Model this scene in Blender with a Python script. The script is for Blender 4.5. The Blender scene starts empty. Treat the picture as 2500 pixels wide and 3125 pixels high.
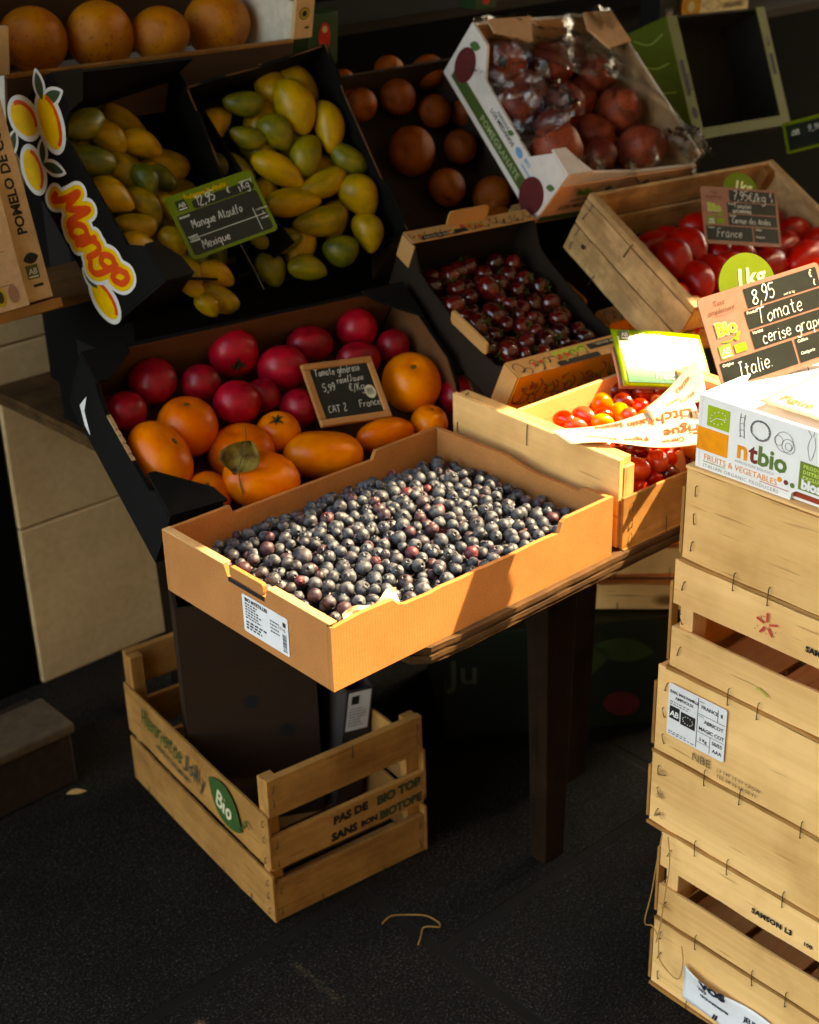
import bpy, math, random
from mathutils import Vector, Matrix
random.seed(7)
R = math.radians
scene = bpy.context.scene
COL = scene.collection

# ---------------------------------------------------------------- camera
cam_data = bpy.data.cameras.new('camera')
cam = bpy.data.objects.new('camera', cam_data)
COL.objects.link(cam)
CAM_POS = Vector((-0.93484, -1.21582, 1.63886))
YAW, PITCH, ROLL = 0.85230, 0.45560, -0.02880
fw = Vector((math.cos(YAW)*math.cos(PITCH), math.sin(YAW)*math.cos(PITCH), -math.sin(PITCH)))
rt = Vector((math.sin(YAW), -math.cos(YAW), 0.0))
up = rt.cross(fw)
rt, up = rt*math.cos(ROLL) + up*math.sin(ROLL), up*math.cos(ROLL) - rt*math.sin(ROLL)
mw = Matrix(((rt.x, up.x, -fw.x, CAM_POS.x), (rt.y, up.y, -fw.y, CAM_POS.y), (rt.z, up.z, -fw.z, CAM_POS.z), (0, 0, 0, 1)))
cam.matrix_world = mw
cam_data.sensor_fit = 'AUTO'
cam_data.sensor_width = 36.0
cam_data.lens = 53.012
cam_data.clip_start = 0.05
cam_data.clip_end = 2000.0
cam_data.dof.use_dof = True
cam_data.dof.focus_distance = 1.86
cam_data.dof.aperture_fstop = 5.6
scene.camera = cam

# ---------------------------------------------------------------- sky, sun, exposure
SUN = Vector((0.659, -0.291, 0.694)).normalized()          # towards the sun
world = bpy.data.worlds.new('World')
scene.world = world
world.use_nodes = True
wn = world.node_tree
bg = wn.nodes['Background']
sky = wn.nodes.new('ShaderNodeTexSky')
sky.sky_type = 'NISHITA'
sky.sun_disc = False
sky.sun_elevation = math.asin(SUN.z)
sky.sun_rotation = math.atan2(SUN.x, SUN.y)
sky.air_density = 1.0
sky.dust_density = 3.0
wn.links.new(sky.outputs[0], bg.inputs['Color'])
bg.inputs['Strength'].default_value = 0.15
sun_data = bpy.data.lights.new('sun', 'SUN')
sun_data.energy = 2.0
sun_data.angle = R(0.5)
sun_data.color = (1.0, 0.90, 0.76)
sun = bpy.data.objects.new('sun', sun_data)
COL.objects.link(sun)
sun.rotation_euler = SUN.to_track_quat('Z', 'Y').to_euler()
sun.location = (2, -1, 4)
vs = scene.view_settings
vs.view_transform = 'Standard'
vs.look = 'None'
vs.gamma = 1.0
vs.exposure = 3.45
vs.use_white_balance = True
vs.white_balance_temperature = 10500
vs.white_balance_tint = 8
scene.cycles.max_bounces = 8
scene.cycles.diffuse_bounces = 4
scene.cycles.transparent_max_bounces = 12
scene.cycles.use_denoising = True
scene.cycles.caustics_reflective = False
scene.cycles.caustics_refractive = False

# ---------------------------------------------------------------- materials
def lin(r, g, b):
    f = lambda v: (v/255.0/12.92) if v <= 10.3 else ((v/255.0 + 0.055)/1.055)**2.4
    return (f(r), f(g), f(b), 1.0)

class NT:
    """thin wrapper round a material's node tree"""
    def __init__(s, name, rough=0.6, spec=0.4):
        s.m = bpy.data.materials.new(name); s.m.use_nodes = True
        s.t = s.m.node_tree; s.b = s.t.nodes['Principled BSDF']
        s.b.inputs['Roughness'].default_value = rough
        s.b.inputs['Specular IOR Level'].default_value = spec
        s.tc = None
    def n(s, kind, **kw):
        d = s.t.nodes.new('ShaderNode' + kind)
        for k, v in kw.items():
            if isinstance(v, tuple) and len(v) == 2 and hasattr(v[0], 'outputs'):
                s.t.links.new(v[0].outputs[v[1]], d.inputs[k] if not k.startswith('i') or not k[1:].isdigit() else d.inputs[int(k[1:])])
            elif k.startswith('i') and k[1:].isdigit(): d.inputs[int(k[1:])].default_value = v
            elif k in [i.name for i in d.inputs]: d.inputs[k].default_value = v
            else: setattr(d, k, v)
        return d
    def link(s, a, o, b, i): s.t.links.new(a.outputs[o], b.inputs[i])
    def coord(s, rnd=True, scale=(1, 1, 1)):
        tc = s.n('TexCoord')
        mp = s.n('Mapping', Scale=scale)
        if rnd:
            oi = s.n('ObjectInfo'); ml = s.n('Math', operation='MULTIPLY', i0=(oi, 'Random'), i1=37.0)
            ad = s.n('VectorMath', operation='ADD', i0=(tc, 'Object'))
            s.link(ml, 0, ad, 1); s.link(ad, 0, mp, 0)
        else: s.link(tc, 'Object', mp, 0)
        return mp
    def noise(s, vec, scale, detail=4, rough=0.55):
        n = s.n('TexNoise', Scale=scale, Detail=float(detail), Roughness=rough)
        s.t.links.new(vec.outputs[0], n.inputs['Vector']); return n
    def ramp(s, src, out, *stops):
        r = s.n('ValToRGB'); e = r.color_ramp.elements
        while len(e) < len(stops): e.new(0.5)
        for el, (p, c) in zip(e, stops): el.position = p; el.color = c
        s.link(src, out, r, 0); return r
    def mix(s, a, b, fac, mode='MIX'):
        m = s.n('Mix', data_type='RGBA', blend_type=mode)
        for v, i in ((fac, 0), (a, 6), (b, 7)):
            if isinstance(v, tuple) and hasattr(v[0], 'outputs'): s.t.links.new(v[0].outputs[v[1]], m.inputs[i])
            else: m.inputs[i].default_value = v
        return m
    def color(s, node, out=0): s.t.links.new(node.outputs[out], s.b.inputs['Base Color'])
    def bump(s, node, out=0, strength=0.3, dist=0.002):
        b = s.n('Bump', Strength=strength, Distance=dist)
        s.t.links.new(node.outputs[out], b.inputs['Height'])
        s.t.links.new(b.outputs[0], s.b.inputs['Normal'])

MATS = {}
def flat(name, rgb, rough=0.6, spec=0.35, var=0.12, bump=0.0):
    if name in MATS: return MATS[name]
    t = NT(name, rough, spec); c = lin(*rgb)
    mp = t.coord()
    n = t.noise(mp, 60, 4)
    r = t.ramp(n, 0, (0.3, tuple(x*(1-var) for x in c[:3]) + (1,)), (0.7, tuple(min(1, x*(1+var)) for x in c[:3]) + (1,)))
    t.color(r)
    if bump: t.bump(n, 0, bump, 0.001)
    MATS[name] = t.m; return t.m

def wood(name, axis, c1=(196, 150, 92), c2=(226, 186, 128), grain=1.0, rough=0.55, knots=True, dirt=0.0):
    key = name + axis
    if key in MATS: return MATS[key]
    t = NT(key, rough, 0.3)
    sc = [70*grain]*3; sc['xyz'.index(axis)] = 2.2
    mp = t.coord(True, tuple(sc))
    fine = t.noise(mp, 1.6, 6, 0.62)
    sc2 = [9*grain]*3; sc2['xyz'.index(axis)] = 1.3
    mp2 = t.coord(True, tuple(sc2))
    band = t.noise(mp2, 1.3, 3, 0.5)
    r1 = t.ramp(fine, 0, (0.28, lin(*c1)), (0.62, lin(*c2)))
    hi = lin(*[min(255, int(v*1.05)) for v in c2]); lo = lin(*[int(v*0.90) for v in c1])
    r2 = t.ramp(band, 0, (0.3, lo), (0.72, hi))
    m1 = t.mix((r1, 0), (r2, 0), 0.55)
    mp3 = t.coord(True, (1, 1, 1))
    blot = t.noise(mp3, 7, 4, 0.6)
    rb = t.ramp(blot, 0, (0.30, (0.76, 0.70, 0.62, 1)), (0.52, (1, 1, 1, 1)))
    m2 = t.mix((m1, 2), (rb, 0), 0.8, 'MULTIPLY')
    last = m2
    if knots:
        k = [1, 1, 1]; k['xyz'.index(axis)] = 0.55
        mpk = t.coord(True, tuple(k))
        vo = t.n('TexVoronoi', Scale=6.5, Randomness=1.0); t.link(mpk, 0, vo, 'Vector')
        rk = t.ramp(vo, 'Distance', (0.0, lin(70, 38, 16)), (0.045, lin(120, 70, 34)), (0.11, (1, 1, 1, 1)))
        last = t.mix((last, 2), (rk, 0), 0.85, 'MULTIPLY')
    if dirt:
        dn = t.noise(mp3, 16, 6, 0.7)
        rd = t.ramp(dn, 0, (0.42, (0.35, 0.30, 0.25, 1)), (0.6, (1, 1, 1, 1)))
        last = t.mix((last, 2), (rd, 0), dirt, 'MULTIPLY')
    sc4 = [130*grain]*3; sc4['xyz'.index(axis)] = 9.0
    mp4 = t.coord(True, tuple(sc4)); fl = t.noise(mp4, 1.0, 2, 0.5)
    rf = t.ramp(fl, 0, (0.26, (0.50, 0.40, 0.30, 1)), (0.335, (1, 1, 1, 1)))
    last = t.mix((last, 2), (rf, 0), 0.75, 'MULTIPLY')
    oi = t.n('ObjectInfo'); ro = t.ramp(oi, 'Random', (0.0, (0.86, 0.83, 0.78, 1)), (0.5, (1.0, 1.0, 1.0, 1)), (1.0, (1.06, 1.05, 1.05, 1)))
    last = t.mix((last, 2), (ro, 0), 1.0, 'MULTIPLY')
    t.color(last, 2)
    t.bump(fine, 0, 0.3, 0.0010)
    MATS[key] = t.m; return t.m

def cardboard(name, rgb, rough=0.8, var=0.14, spec=0.2):
    if name in MATS: return MATS[name]
    t = NT(name, rough, spec); c = lin(*rgb)
    mp = t.coord()
    n1 = t.noise(mp, 420, 3, 0.7); n2 = t.noise(mp, 14, 5, 0.6)
    r1 = t.ramp(n1, 0, (0.3, tuple(x*(1-var) for x in c[:3]) + (1,)), (0.7, tuple(min(1, x*(1+var)) for x in c[:3]) + (1,)))
    r2 = t.ramp(n2, 0, (0.3, (0.80, 0.78, 0.75, 1)), (0.65, (1.0, 1.0, 1.0, 1)))
    m = t.mix((r1, 0), (r2, 0), 0.8, 'MULTIPLY'); t.color(m, 2)
    wv = t.n('TexWave', Scale=70.0, Distortion=0.6); t.link(mp, 0, wv, 'Vector')
    mm = t.mix((n2, 0), (wv, 0), 0.25)
    t.bump(mm, 2, 0.16, 0.0015)
    MATS[name] = t.m; return t.m

def fruit_skin(name, c1, c2, rough=0.3, spec=0.5, scale=3.0, speck=None, hue_rand=0.0, coat=0.0, bump=0.0, bscale=30, vrand=0.25, nscale=None):
    if name in MATS: return MATS[name]
    t = NT(name, rough, spec)
    mp = t.coord(True, nscale or (1, 1, 1))
    n = t.noise(mp, scale, 4, 0.55)
    oi = t.n('ObjectInfo')
    sh = t.n('Math', operation='MULTIPLY_ADD', i0=(oi, 'Random'), i1=vrand*2, i2=-vrand)
    ad = t.n('Math', operation='ADD', use_clamp=True, i0=(n, 0)); t.link(sh, 0, ad, 1)
    r = t.ramp(ad, 0, (0.25, lin(*c1)), (0.75, lin(*c2)))
    last, out = r, 0
    if speck:
        n2 = t.noise(mp, speck[1], 2, 0.6)
        r2 = t.ramp(n2, 0, (speck[2], lin(*speck[0])), (speck[2] + 0.07, (1, 1, 1, 1)))
        last = t.mix((last, out), (r2, 0), 0.8, 'MULTIPLY'); out = 2
    t.color(last, out)
    if coat:
        t.b.inputs['Coat Weight'].default_value = coat; t.b.inputs['Coat Roughness'].default_value = 0.12
    if bump:
        nb = t.noise(mp, bscale, 3); t.bump(nb, 0, bump, 0.02)
    MATS[name] = t.m; return t.m

def berry_mat(name, island):
    t = NT(name, 0.42, 0.45)
    tc = t.n('TexCoord'); mp = t.n('Mapping'); oi = t.n('ObjectInfo')
    if island:
        g = t.n('NewGeometry'); src, so = g, 'Random Per Island'
        mp.inputs['Scale'].default_value = (130, 130, 130)
    else: src, so = oi, 'Random'
    ml = t.n('Math', operation='MULTIPLY', i0=(src, so), i1=91.0)
    ad = t.n('VectorMath', operation='ADD', i0=(mp, 0)); t.link(tc, 'Object', mp, 0); t.link(ml, 0, ad, 1)
    fr = t.n('Math', operation='FRACT'); m7 = t.n('Math', operation='MULTIPLY', i0=(src, so), i1=7.31); t.link(m7, 0, fr, 0)
    deep = t.ramp(fr, 0, (0.0, lin(20, 22, 30)), (0.66, lin(26, 26, 34)), (0.84, lin(38, 27, 35)), (0.955, lin(60, 25, 34)), (1.0, lin(104, 30, 38)))
    bloom = t.ramp(fr, 0, (0.0, lin(112, 118, 130)), (0.72, lin(130, 133, 140)), (0.86, lin(108, 98, 106)), (0.965, lin(104, 66, 76)), (1.0, lin(124, 62, 68)))
    n = t.noise(ad, 1.1, 5, 0.65)
    f = t.ramp(n, 0, (0.40, (0.05, 0.05, 0.05, 1)), (0.70, (0.62, 0.62, 0.62, 1)))
    m = t.mix((deep, 0), (bloom, 0), (f, 0)); t.color(m, 2)
    rr = t.n('MapRange'); t.link(f, 0, rr, 0); rr.inputs[3].default_value = 0.40; rr.inputs[4].default_value = 0.72
    t.link(rr, 0, t.b, 'Roughness')
    n2 = t.noise(ad, 7, 3); t.bump(n2, 0, 0.12, 0.02 if not island else 0.0002)
    MATS[name] = t.m; return t.m

def wrap_mat():
    t = NT('plastic_film', 0.12, 0.5)
    mp = t.coord(False)
    n = t.noise(mp, 38, 5, 0.6); bm = t.n('Bump', Strength=1.0, Distance=0.006); t.link(n, 0, bm, 'Height')
    gl = t.n('BsdfGlossy', Roughness=0.22, Color=(0.7, 0.7, 0.7, 1)); t.link(bm, 0, gl, 'Normal')
    tr = t.n('BsdfTransparent', Color=(0.93, 0.93, 0.92, 1))
    fr = t.n('LayerWeight', Blend=0.15); t.link(bm, 0, fr, 'Normal')
    n3 = t.noise(mp, 22, 6, 0.7); r3 = t.ramp(n3, 0, (0.48, (0.0, 0.0, 0.0, 1)), (0.72, (0.24, 0.24, 0.24, 1)))
    ad = t.n('Math', operation='ADD', use_clamp=True, i0=(fr, 'Fresnel')); t.link(r3, 0, ad, 1)
    mx = t.n('MixShader'); t.link(ad, 0, mx, 0); t.link(tr, 0, mx, 1); t.link(gl, 0, mx, 2)
    out = t.t.nodes['Material Output']; t.link(mx, 0, out, 'Surface')
    return t.m

def paving_mat():
    t = NT('granite_paving', 0.85, 0.12)
    tc = t.n('TexCoord')
    mp = t.n('Mapping'); t.link(tc, 'Object', mp, 0)
    mp.inputs['Rotation'].default_value = (0, 0, R(90))
    br = t.n('TexBrick', offset=0.7625, offset_frequency=2, squash=1.0)
    t.link(mp, 0, br, 'Vector')
    for k, v in (('Scale', 1.0), ('Mortar Size', 0.012), ('Mortar Smooth', 0.3), ('Brick Width', 0.8), ('Row Height', 0.6), ('Bias', 0.0)): br.inputs[k].default_value = v
    br.inputs['Color1'].default_value = (0.85, 0.85, 0.85, 1); br.inputs['Color2'].default_value = (1.15, 1.15, 1.15, 1)
    mp.inputs['Location'].default_value = (0.31, -0.27, 0)
    n1 = t.noise(tc, 260, 3, 0.75); n2 = t.noise(tc, 90, 4, 0.7); n3 = t.noise(tc, 5, 4, 0.6)
    for x in (n1, n2, n3): t.link(tc, 'Object', x, 'Vector')
    r1 = t.ramp(n1, 0, (0.40, lin(12, 11, 10)), (0.52, lin(24, 22, 20)), (0.61, lin(56, 52, 47)), (0.74, lin(120, 112, 98)))
    r2 = t.ramp(n2, 0, (0.35, (0.45, 0.43, 0.42, 1)), (0.65, (1.15, 1.12, 1.08, 1)))
    r3 = t.ramp(n3, 0, (0.32, (0.42, 0.41, 0.40, 1)), (0.68, (1.15, 1.15, 1.15, 1)))
    m = t.mix((r1, 0), (r2, 0), 1.0, 'MULTIPLY'); m = t.mix((m, 2), (r3, 0), 0.8, 'MULTIPLY')
    m = t.mix((m, 2), (br, 'Color'), 0.6, 'MULTIPLY')
    mo = t.mix((m, 2), lin(22, 19, 16), (br, 'Fac')); t.color(mo, 2)
    hb = t.n('Math', operation='MULTIPLY_ADD', i0=(br, 'Fac'), i1=-3.0); t.link(n1, 0, hb, 2)
    t.bump(hb, 0, 0.5, 0.003)
    return t.m

def stone_mat():
    t = NT('limestone', 0.8, 0.25)
    tc = t.n('TexCoord')
    n1 = t.noise(tc, 3.0, 6, 0.65); n2 = t.noise(tc, 60, 4, 0.6); n3 = t.noise(tc, 9, 5, 0.7)
    for x in (n1, n2, n3): t.link(tc, 'Object', x, 'Vector')
    r1 = t.ramp(n1, 0, (0.3, lin(208, 172, 128)), (0.7, lin(236, 204, 160)))
    r2 = t.ramp(n2, 0, (0.25, (0.86, 0.85, 0.83, 1)), (0.6, (1, 1, 1, 1)))
    r3 = t.ramp(n3, 0, (0.20, (0.45, 0.38, 0.30, 1)), (0.36, (1, 1, 1, 1)))
    m = t.mix((r1, 0), (r2, 0), 1.0, 'MULTIPLY'); m = t.mix((m, 2), (r3, 0), 0.55, 'MULTIPLY'); t.color(m, 2)
    t.bump(n2, 0, 0.15, 0.002)
    return t.m

# ---------------------------------------------------------------- mesh helpers
V = Vector
class Fr:
    """a flat frame: origin, two unit axes and their normal"""
    def __init__(s, o, u, v): s.o, s.u, s.v = V(o), V(u), V(v); s.n = s.u.cross(s.v)
    def p(s, x, y, z=0.0): return s.o + s.u*x + s.v*y + s.n*z

_TX = {}
def text_geo(body, size, shear, off, sp):
    k = (body, size, shear, off, sp)
    if k not in _TX:
        cu = bpy.data.curves.new('lettering', 'FONT'); cu.body = body; cu.size = size; cu.shear = shear; cu.offset = off
        cu.resolution_u = 2; cu.space_character = sp; cu.align_x = 'LEFT'
        o = bpy.data.objects.new('lettering', cu); me = bpy.data.meshes.new_from_object(o)
        _TX[k] = ([tuple(v.co) for v in me.vertices], [tuple(p.vertices) for p in me.polygons])
        bpy.data.objects.remove(o); bpy.data.meshes.remove(me); bpy.data.curves.remove(cu)
    return _TX[k]

# hand lettering: every glyph is a few strokes on a grid (x-height 4, capitals 7)
GL = {
'a': '3,3.6 1.2,4 0,2 1,0 2.6,.8 3,3.8;3,3.8 3,.6 3.6,0', 'b': '0,7 0,0;0,3 1.6,4 3,2.4 2,0 0,.6', 'c': '2.8,3.4 1.3,4 0,2 1.2,0 2.8,.6',
'd': '3,3.4 1.3,4 0,2 1.1,0 3,1;3,7 3,0', 'e': '0,2 2.8,2.3 2,4 .6,3.6 0,1.6 1.2,0 2.8,.6', 'f': '2.6,6.4 1.6,7 1,5 1,-1;0,4 2.4,4',
'g': '3,3.6 1.2,4 0,2.2 1.2,.6 3,1.6;3,4 3,-1.6 1.6,-3 0,-2', 'h': '0,7 0,0;0,3 1.6,4 2.8,3 2.8,0', 'i': '0.2,4 0.2,.4 .8,0;0.2,5.4 0.3,5.7',
'j': '1,4 1,-2 0,-3;1,5.5 1.1,5.8', 'k': '0,7 0,0;2.6,4 0,1.8;.8,2.4 2.8,0', 'l': '.2,7 0,1 .8,0', 'm': '0,4 0,0;0,3 1.2,4 2,3 2,0;2,3 3.2,4 4,3 4.2,0',
'n': '0,4 0,0;0,3 1.5,4 2.6,3 2.8,0', 'o': '1.5,4 0,2.4 1,0 2.8,1.4 2.4,3.6 1.3,4', 'p': '0,4 0,-3;0,3.2 1.6,4 2.8,2.2 1.6,.4 0,1', 'q': '3,3.6 1.2,4 0,2.2 1.2,.2 3,1.4;3,4 3,-3 3.6,-2.4',
'r': '0,4 0,0;0,2.6 1.4,4 2.4,3.8', 's': '2.4,3.6 1,4 .2,3 2.2,1.4 1.4,0 0,.4', 't': '1,6 .9,1 1.6,0 2.4,.4;-.2,4 2.2,4.2', 'u': '0,4 0,1 1.2,0 2.8,1.2;2.8,4 2.8,0',
'v': '0,4 1.4,0 2.8,4', 'x': '0,4 2.6,0;2.6,4 0,0', 'y': '0,4 1.4,.8;3,4 .6,-3', 'z': '0,4 2.6,4 0,0 2.8,0',
'A': '0,0 1.8,7 3.6,0;.7,2.4 3,2.4', 'B': '0,0 0,7;0,7 2.6,6 2,4 0,3.7;0,3.7 3,3 2.6,.4 0,0', 'C': '3.4,6 1.8,7 .2,4 1,.4 3.4,.6', 'F': '0,0 0.2,7;0,7 3.4,7;0,3.8 2.6,3.8',
'G': '3.4,6 1.8,7 .2,4 1,.2 3.2,.6 3.2,3 2,3', 'H': '0,7 .2,0;3,7.2 3,0;-.3,3.4 3.4,4', 'I': '.8,7 .8,0;-.4,7 2.2,7;-.4,0 2.2,0', 'J': '2.4,7 2.4,1.4 1,0 0,1;1,7 3.6,7', 'K': '0,7 0,0;3,7 0,3;.8,3.8 3.2,0',
'M': '0,0 .4,7 2,2.6 3.8,7 4.2,0', 'P': '0,0 0,7;0,7 3,6 2.4,3.6 0,3.4', 'T': '1.8,7 1.6,0;-.4,7 4.2,7', 'V': '0,7 1.6,0 3.4,7',
'0': '1.5,7 0,3.6 1.4,0 3,3.4 1.5,7', '1': '0,5 1.4,7 1.4,0', '2': '0,5.6 1.4,7 2.8,5.4 0,0 3.2,0', '5': '3,7 .4,7 .2,4 2,4.2 3,2 1.4,0 0,.6', '7': '0,7 3,7 1,0;.6,3.6 2.6,3.6',
'8': '1.5,3.8 .2,5.4 1.5,7 2.8,5.4 0,1.6 1.5,0 3,1.6 1.5,3.8', '9': '2.8,5 1.4,3.4 .2,5 1.4,7 2.8,5.4 2.4,2 .8,0', ',': '.6,.6 0,-1.6', '.': '0,.2 .3,0', '/': '0,-1 2.2,7.4', '|': '0,-1 .4,7.6',
'€': '3.2,6 1.8,7 .6,4 1,1 3.2,.8;-.4,4.4 2.4,4.4;-.4,2.8 2.2,2.8', "'": '0,7 0,5.6', '-': '0,3 2,3',
'é': '0,2 2.8,2.3 2,4 .6,3.6 0,1.6 1.2,0 2.8,.6;1,5.2 2.2,6.4', 'è': '0,2 2.8,2.3 2,4 .6,3.6 0,1.6 1.2,0 2.8,.6;2.2,5.2 1,6.4', '_': '0,0 3,0'}

def smooth_line(pts, n=4):
    if len(pts) < 3: return pts
    P = [pts[0]] + pts + [pts[-1]]; out = []
    for i in range(1, len(P) - 2):
        for k in range(n):
            t = k/n; a, b, c, d = P[i-1], P[i], P[i+1], P[i+2]
            out.append(tuple(0.5*((2*b[j]) + (-a[j] + c[j])*t + (2*a[j] - 5*b[j] + 4*c[j] - d[j])*t*t + (-a[j] + 3*b[j] - 3*c[j] + d[j])*t**3) for j in range(len(a))))
    out.append(pts[-1]); return out

SPLIT = {'lettering', 'chalk_lettering', 'small_print', 'staple', 'corner_flap', 'logo_lettering', 'vegetable_sketches', 'ruling', 'twine', 'torn_edge', 'air_hole', 'printed_leaf', 'print_dot', 'panel'}
class MB:
    def __init__(s): s.v, s.f, s.marks = [], [], []
    def mark(s): s.marks.append((len(s.v), len(s.f))); return s
    def add(s, vs, fs):
        k = len(s.v); s.v += [tuple(p) for p in vs]; s.f += [tuple(i + k for i in f) for f in fs]; return s
    def poly(s, *pts): return s.add(pts, [tuple(range(len(pts)))])
    def box(s, x0, x1, y0, y1, z0, z1):
        return s.add([(x0,y0,z0),(x1,y0,z0),(x1,y1,z0),(x0,y1,z0),(x0,y0,z1),(x1,y0,z1),(x1,y1,z1),(x0,y1,z1)],
                     [(3,2,1,0),(4,5,6,7),(0,1,5,4),(1,2,6,5),(2,3,7,6),(3,0,4,7)])
    def prism(s, pts, fr, t):
        s.mark()
        n = len(pts)
        a = sum(pts[i][0]*pts[(i+1) % n][1] - pts[(i+1) % n][0]*pts[i][1] for i in range(n))
        if a < 0: pts = pts[::-1]
        vs = [fr.p(x, y, 0) for x, y in pts] + [fr.p(x, y, t) for x, y in pts]
        return s.add(vs, [tuple(range(n))[::-1], tuple(range(n, 2*n))] + [(i, (i+1) % n, n + (i+1) % n, n + i) for i in range(n)])
    def tube(s, path, r, seg=6, closed=False):
        s.mark()
        path = [V(p) for p in path]; rings = []; n = len(path)
        for i, p in enumerate(path):
            d = (path[min(i+1, n-1)] - path[max(i-1, 0)]).normalized()
            a = d.cross(V((0.13, 0.31, 1))).normalized(); b = d.cross(a)
            rr = r[i] if isinstance(r, (list, tuple)) else r
            rings.append([p + (a*math.cos(2*math.pi*k/seg) + b*math.sin(2*math.pi*k/seg))*rr for k in range(seg)])
        vs = [q for g in rings for q in g]; fs = []
        for i in range(n - 1):
            for k in range(seg): fs.append((i*seg + k, i*seg + (k+1) % seg, (i+1)*seg + (k+1) % seg, (i+1)*seg + k))
        fs += [tuple(range(seg))[::-1], tuple(range((n-1)*seg, n*seg))]
        return s.add(vs, fs)
    def text(s, body, fr, x, y, size, shear=0.0, off=0.0, sp=1.0, align='L', z=0.0005, rot=0.0, sx=1.0):
        vs, fs = text_geo(body, size, shear, off, sp)
        if not vs: return s
        s.mark()
        w = max(v[0] for v in vs)*sx
        dx = {'L': 0, 'C': -w/2, 'R': -w}[align]; c, q = math.cos(rot), math.sin(rot)
        out = []
        for a, b, _ in vs:
            a = a*sx + dx; out.append(fr.p(x + a*c - b*q, y + a*q + b*c, z))
        return s.add(out, fs)
    def stroke(s, pts, fr, w, z=0.0008):
        vs = []; n = len(pts)
        for i, (x, y) in enumerate(pts):
            a, b = pts[max(i-1, 0)], pts[min(i+1, n-1)]
            d = V((b[0]-a[0], b[1]-a[1])); d = d.normalized() if d.length > 1e-9 else V((1, 0)); ww = w*random.uniform(0.75, 1.15)/2
            vs += [fr.p(x - d.y*ww, y + d.x*ww, z), fr.p(x + d.y*ww, y - d.x*ww, z)]
        return s.add(vs, [(2*i, 2*i+1, 2*i+3, 2*i+2) for i in range(n-1)])
    def hand(s, body, fr, x, y, h, w=None, slant=0.12, z=0.0008, rot=0.0, narrow=0.9):
        s.mark()
        k = h/7.0; w = w or h*0.085; cx = x; c, q = math.cos(rot), math.sin(rot)
        x0, y0 = x, y
        for ch in body:
            if ch == ' ': cx += 2.6*k; continue
            g = GL.get(ch)
            if not g: cx += 2*k; continue
            mx = 0; dy = random.uniform(-.35, .35)*k; js = random.uniform(.92, 1.1)
            for st in g.split(';'):
                pts = [tuple(float(t) for t in p.split(',')) for p in st.split()]
                mx = max(mx, max(p[0] for p in pts))
                pts = smooth_line([(p[0] + random.uniform(-.12, .12), p[1]*js + random.uniform(-.12, .12)) for p in pts])
                P = [(cx - x0 + (p[0]*narrow + p[1]*slant)*k, p[1]*k + dy) for p in pts]
                s.stroke([(x0 + a*c - b*q, y0 + a*q + b*c) for a, b in P], fr, w, z)
            cx += (mx*narrow + 1.15)*k
        return s
    def grid(s, fn, nu, nv):
        vs = [fn(i/nu, j/nv) for j in range(nv+1) for i in range(nu+1)]
        return s.add(vs, [(j*(nu+1)+i, j*(nu+1)+i+1, (j+1)*(nu+1)+i+1, (j+1)*(nu+1)+i) for j in range(nv) for i in range(nu)])
    def disc(s, fr, x, y, r, z=0.0006, n=20, ry=None, rot=0):
        s.mark()
        ry = ry or r; c, q = math.cos(rot), math.sin(rot)
        return s.poly(*[fr.p(x + r*math.cos(t)*c - ry*math.sin(t)*q, y + r*math.cos(t)*q + ry*math.sin(t)*c, z) for t in [2*math.pi*i/n for i in range(n)]])
    def rect(s, fr, x0, y0, x1, y1, z=0.0004): return s.poly(fr.p(x0, y0, z), fr.p(x1, y0, z), fr.p(x1, y1, z), fr.p(x0, y1, z))
    def rrect(s, fr, x0, y0, x1, y1, r, z=0.0004, t=0.0):
        if not t: s.mark()
        pts = []
        for cx, cy, a0 in ((x1-r, y1-r, 0), (x0+r, y1-r, 90), (x0+r, y0+r, 180), (x1-r, y0+r, 270)):
            pts += [(cx + r*math.cos(R(a0 + 22.5*k)), cy + r*math.sin(R(a0 + 22.5*k))) for k in range(5)]
        if t: return s.prism(pts, Fr(fr.o + fr.n*z, fr.u, fr.v), t)
        return s.poly(*[fr.p(x, y, z) for x, y in pts])
    def mesh(s, name, mat, smooth=False):
        me = bpy.data.meshes.new(name); me.from_pydata([tuple(p) for p in s.v], [], s.f)
        if mat: me.materials.append(mat)
        if smooth: me.polygons.foreach_set('use_smooth', [True]*len(me.polygons))
        me.update(); return me
    def build(s, name, mat, parent=None, smooth=False, bev=0.0, label=None):
        if name in SPLIT and len(s.marks) > 1:
            cuts = s.marks + [(len(s.v), len(s.f))]; first = None
            if cuts[0] != (0, 0): cuts = [(0, 0)] + cuts
            for (v0, f0), (v1, f1) in zip(cuts, cuts[1:]):
                if f1 == f0: continue
                q = MB(); q.v = s.v[v0:v1]; q.f = [tuple(i - v0 for i in f) for f in s.f[f0:f1]]
                o = q.build(name, mat, parent, smooth, bev, label); first = first or o
            return first
        o = bpy.data.objects.new(name, s.mesh(name, mat, smooth)); COL.objects.link(o)
        if parent: o.parent = parent
        if bev:
            b = o.modifiers.new('bevel', 'BEVEL'); b.width = bev; b.segments = 2; b.limit_method = 'ANGLE'; b.angle_limit = R(40)
        if label: o['label'] = label
        return o

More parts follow.
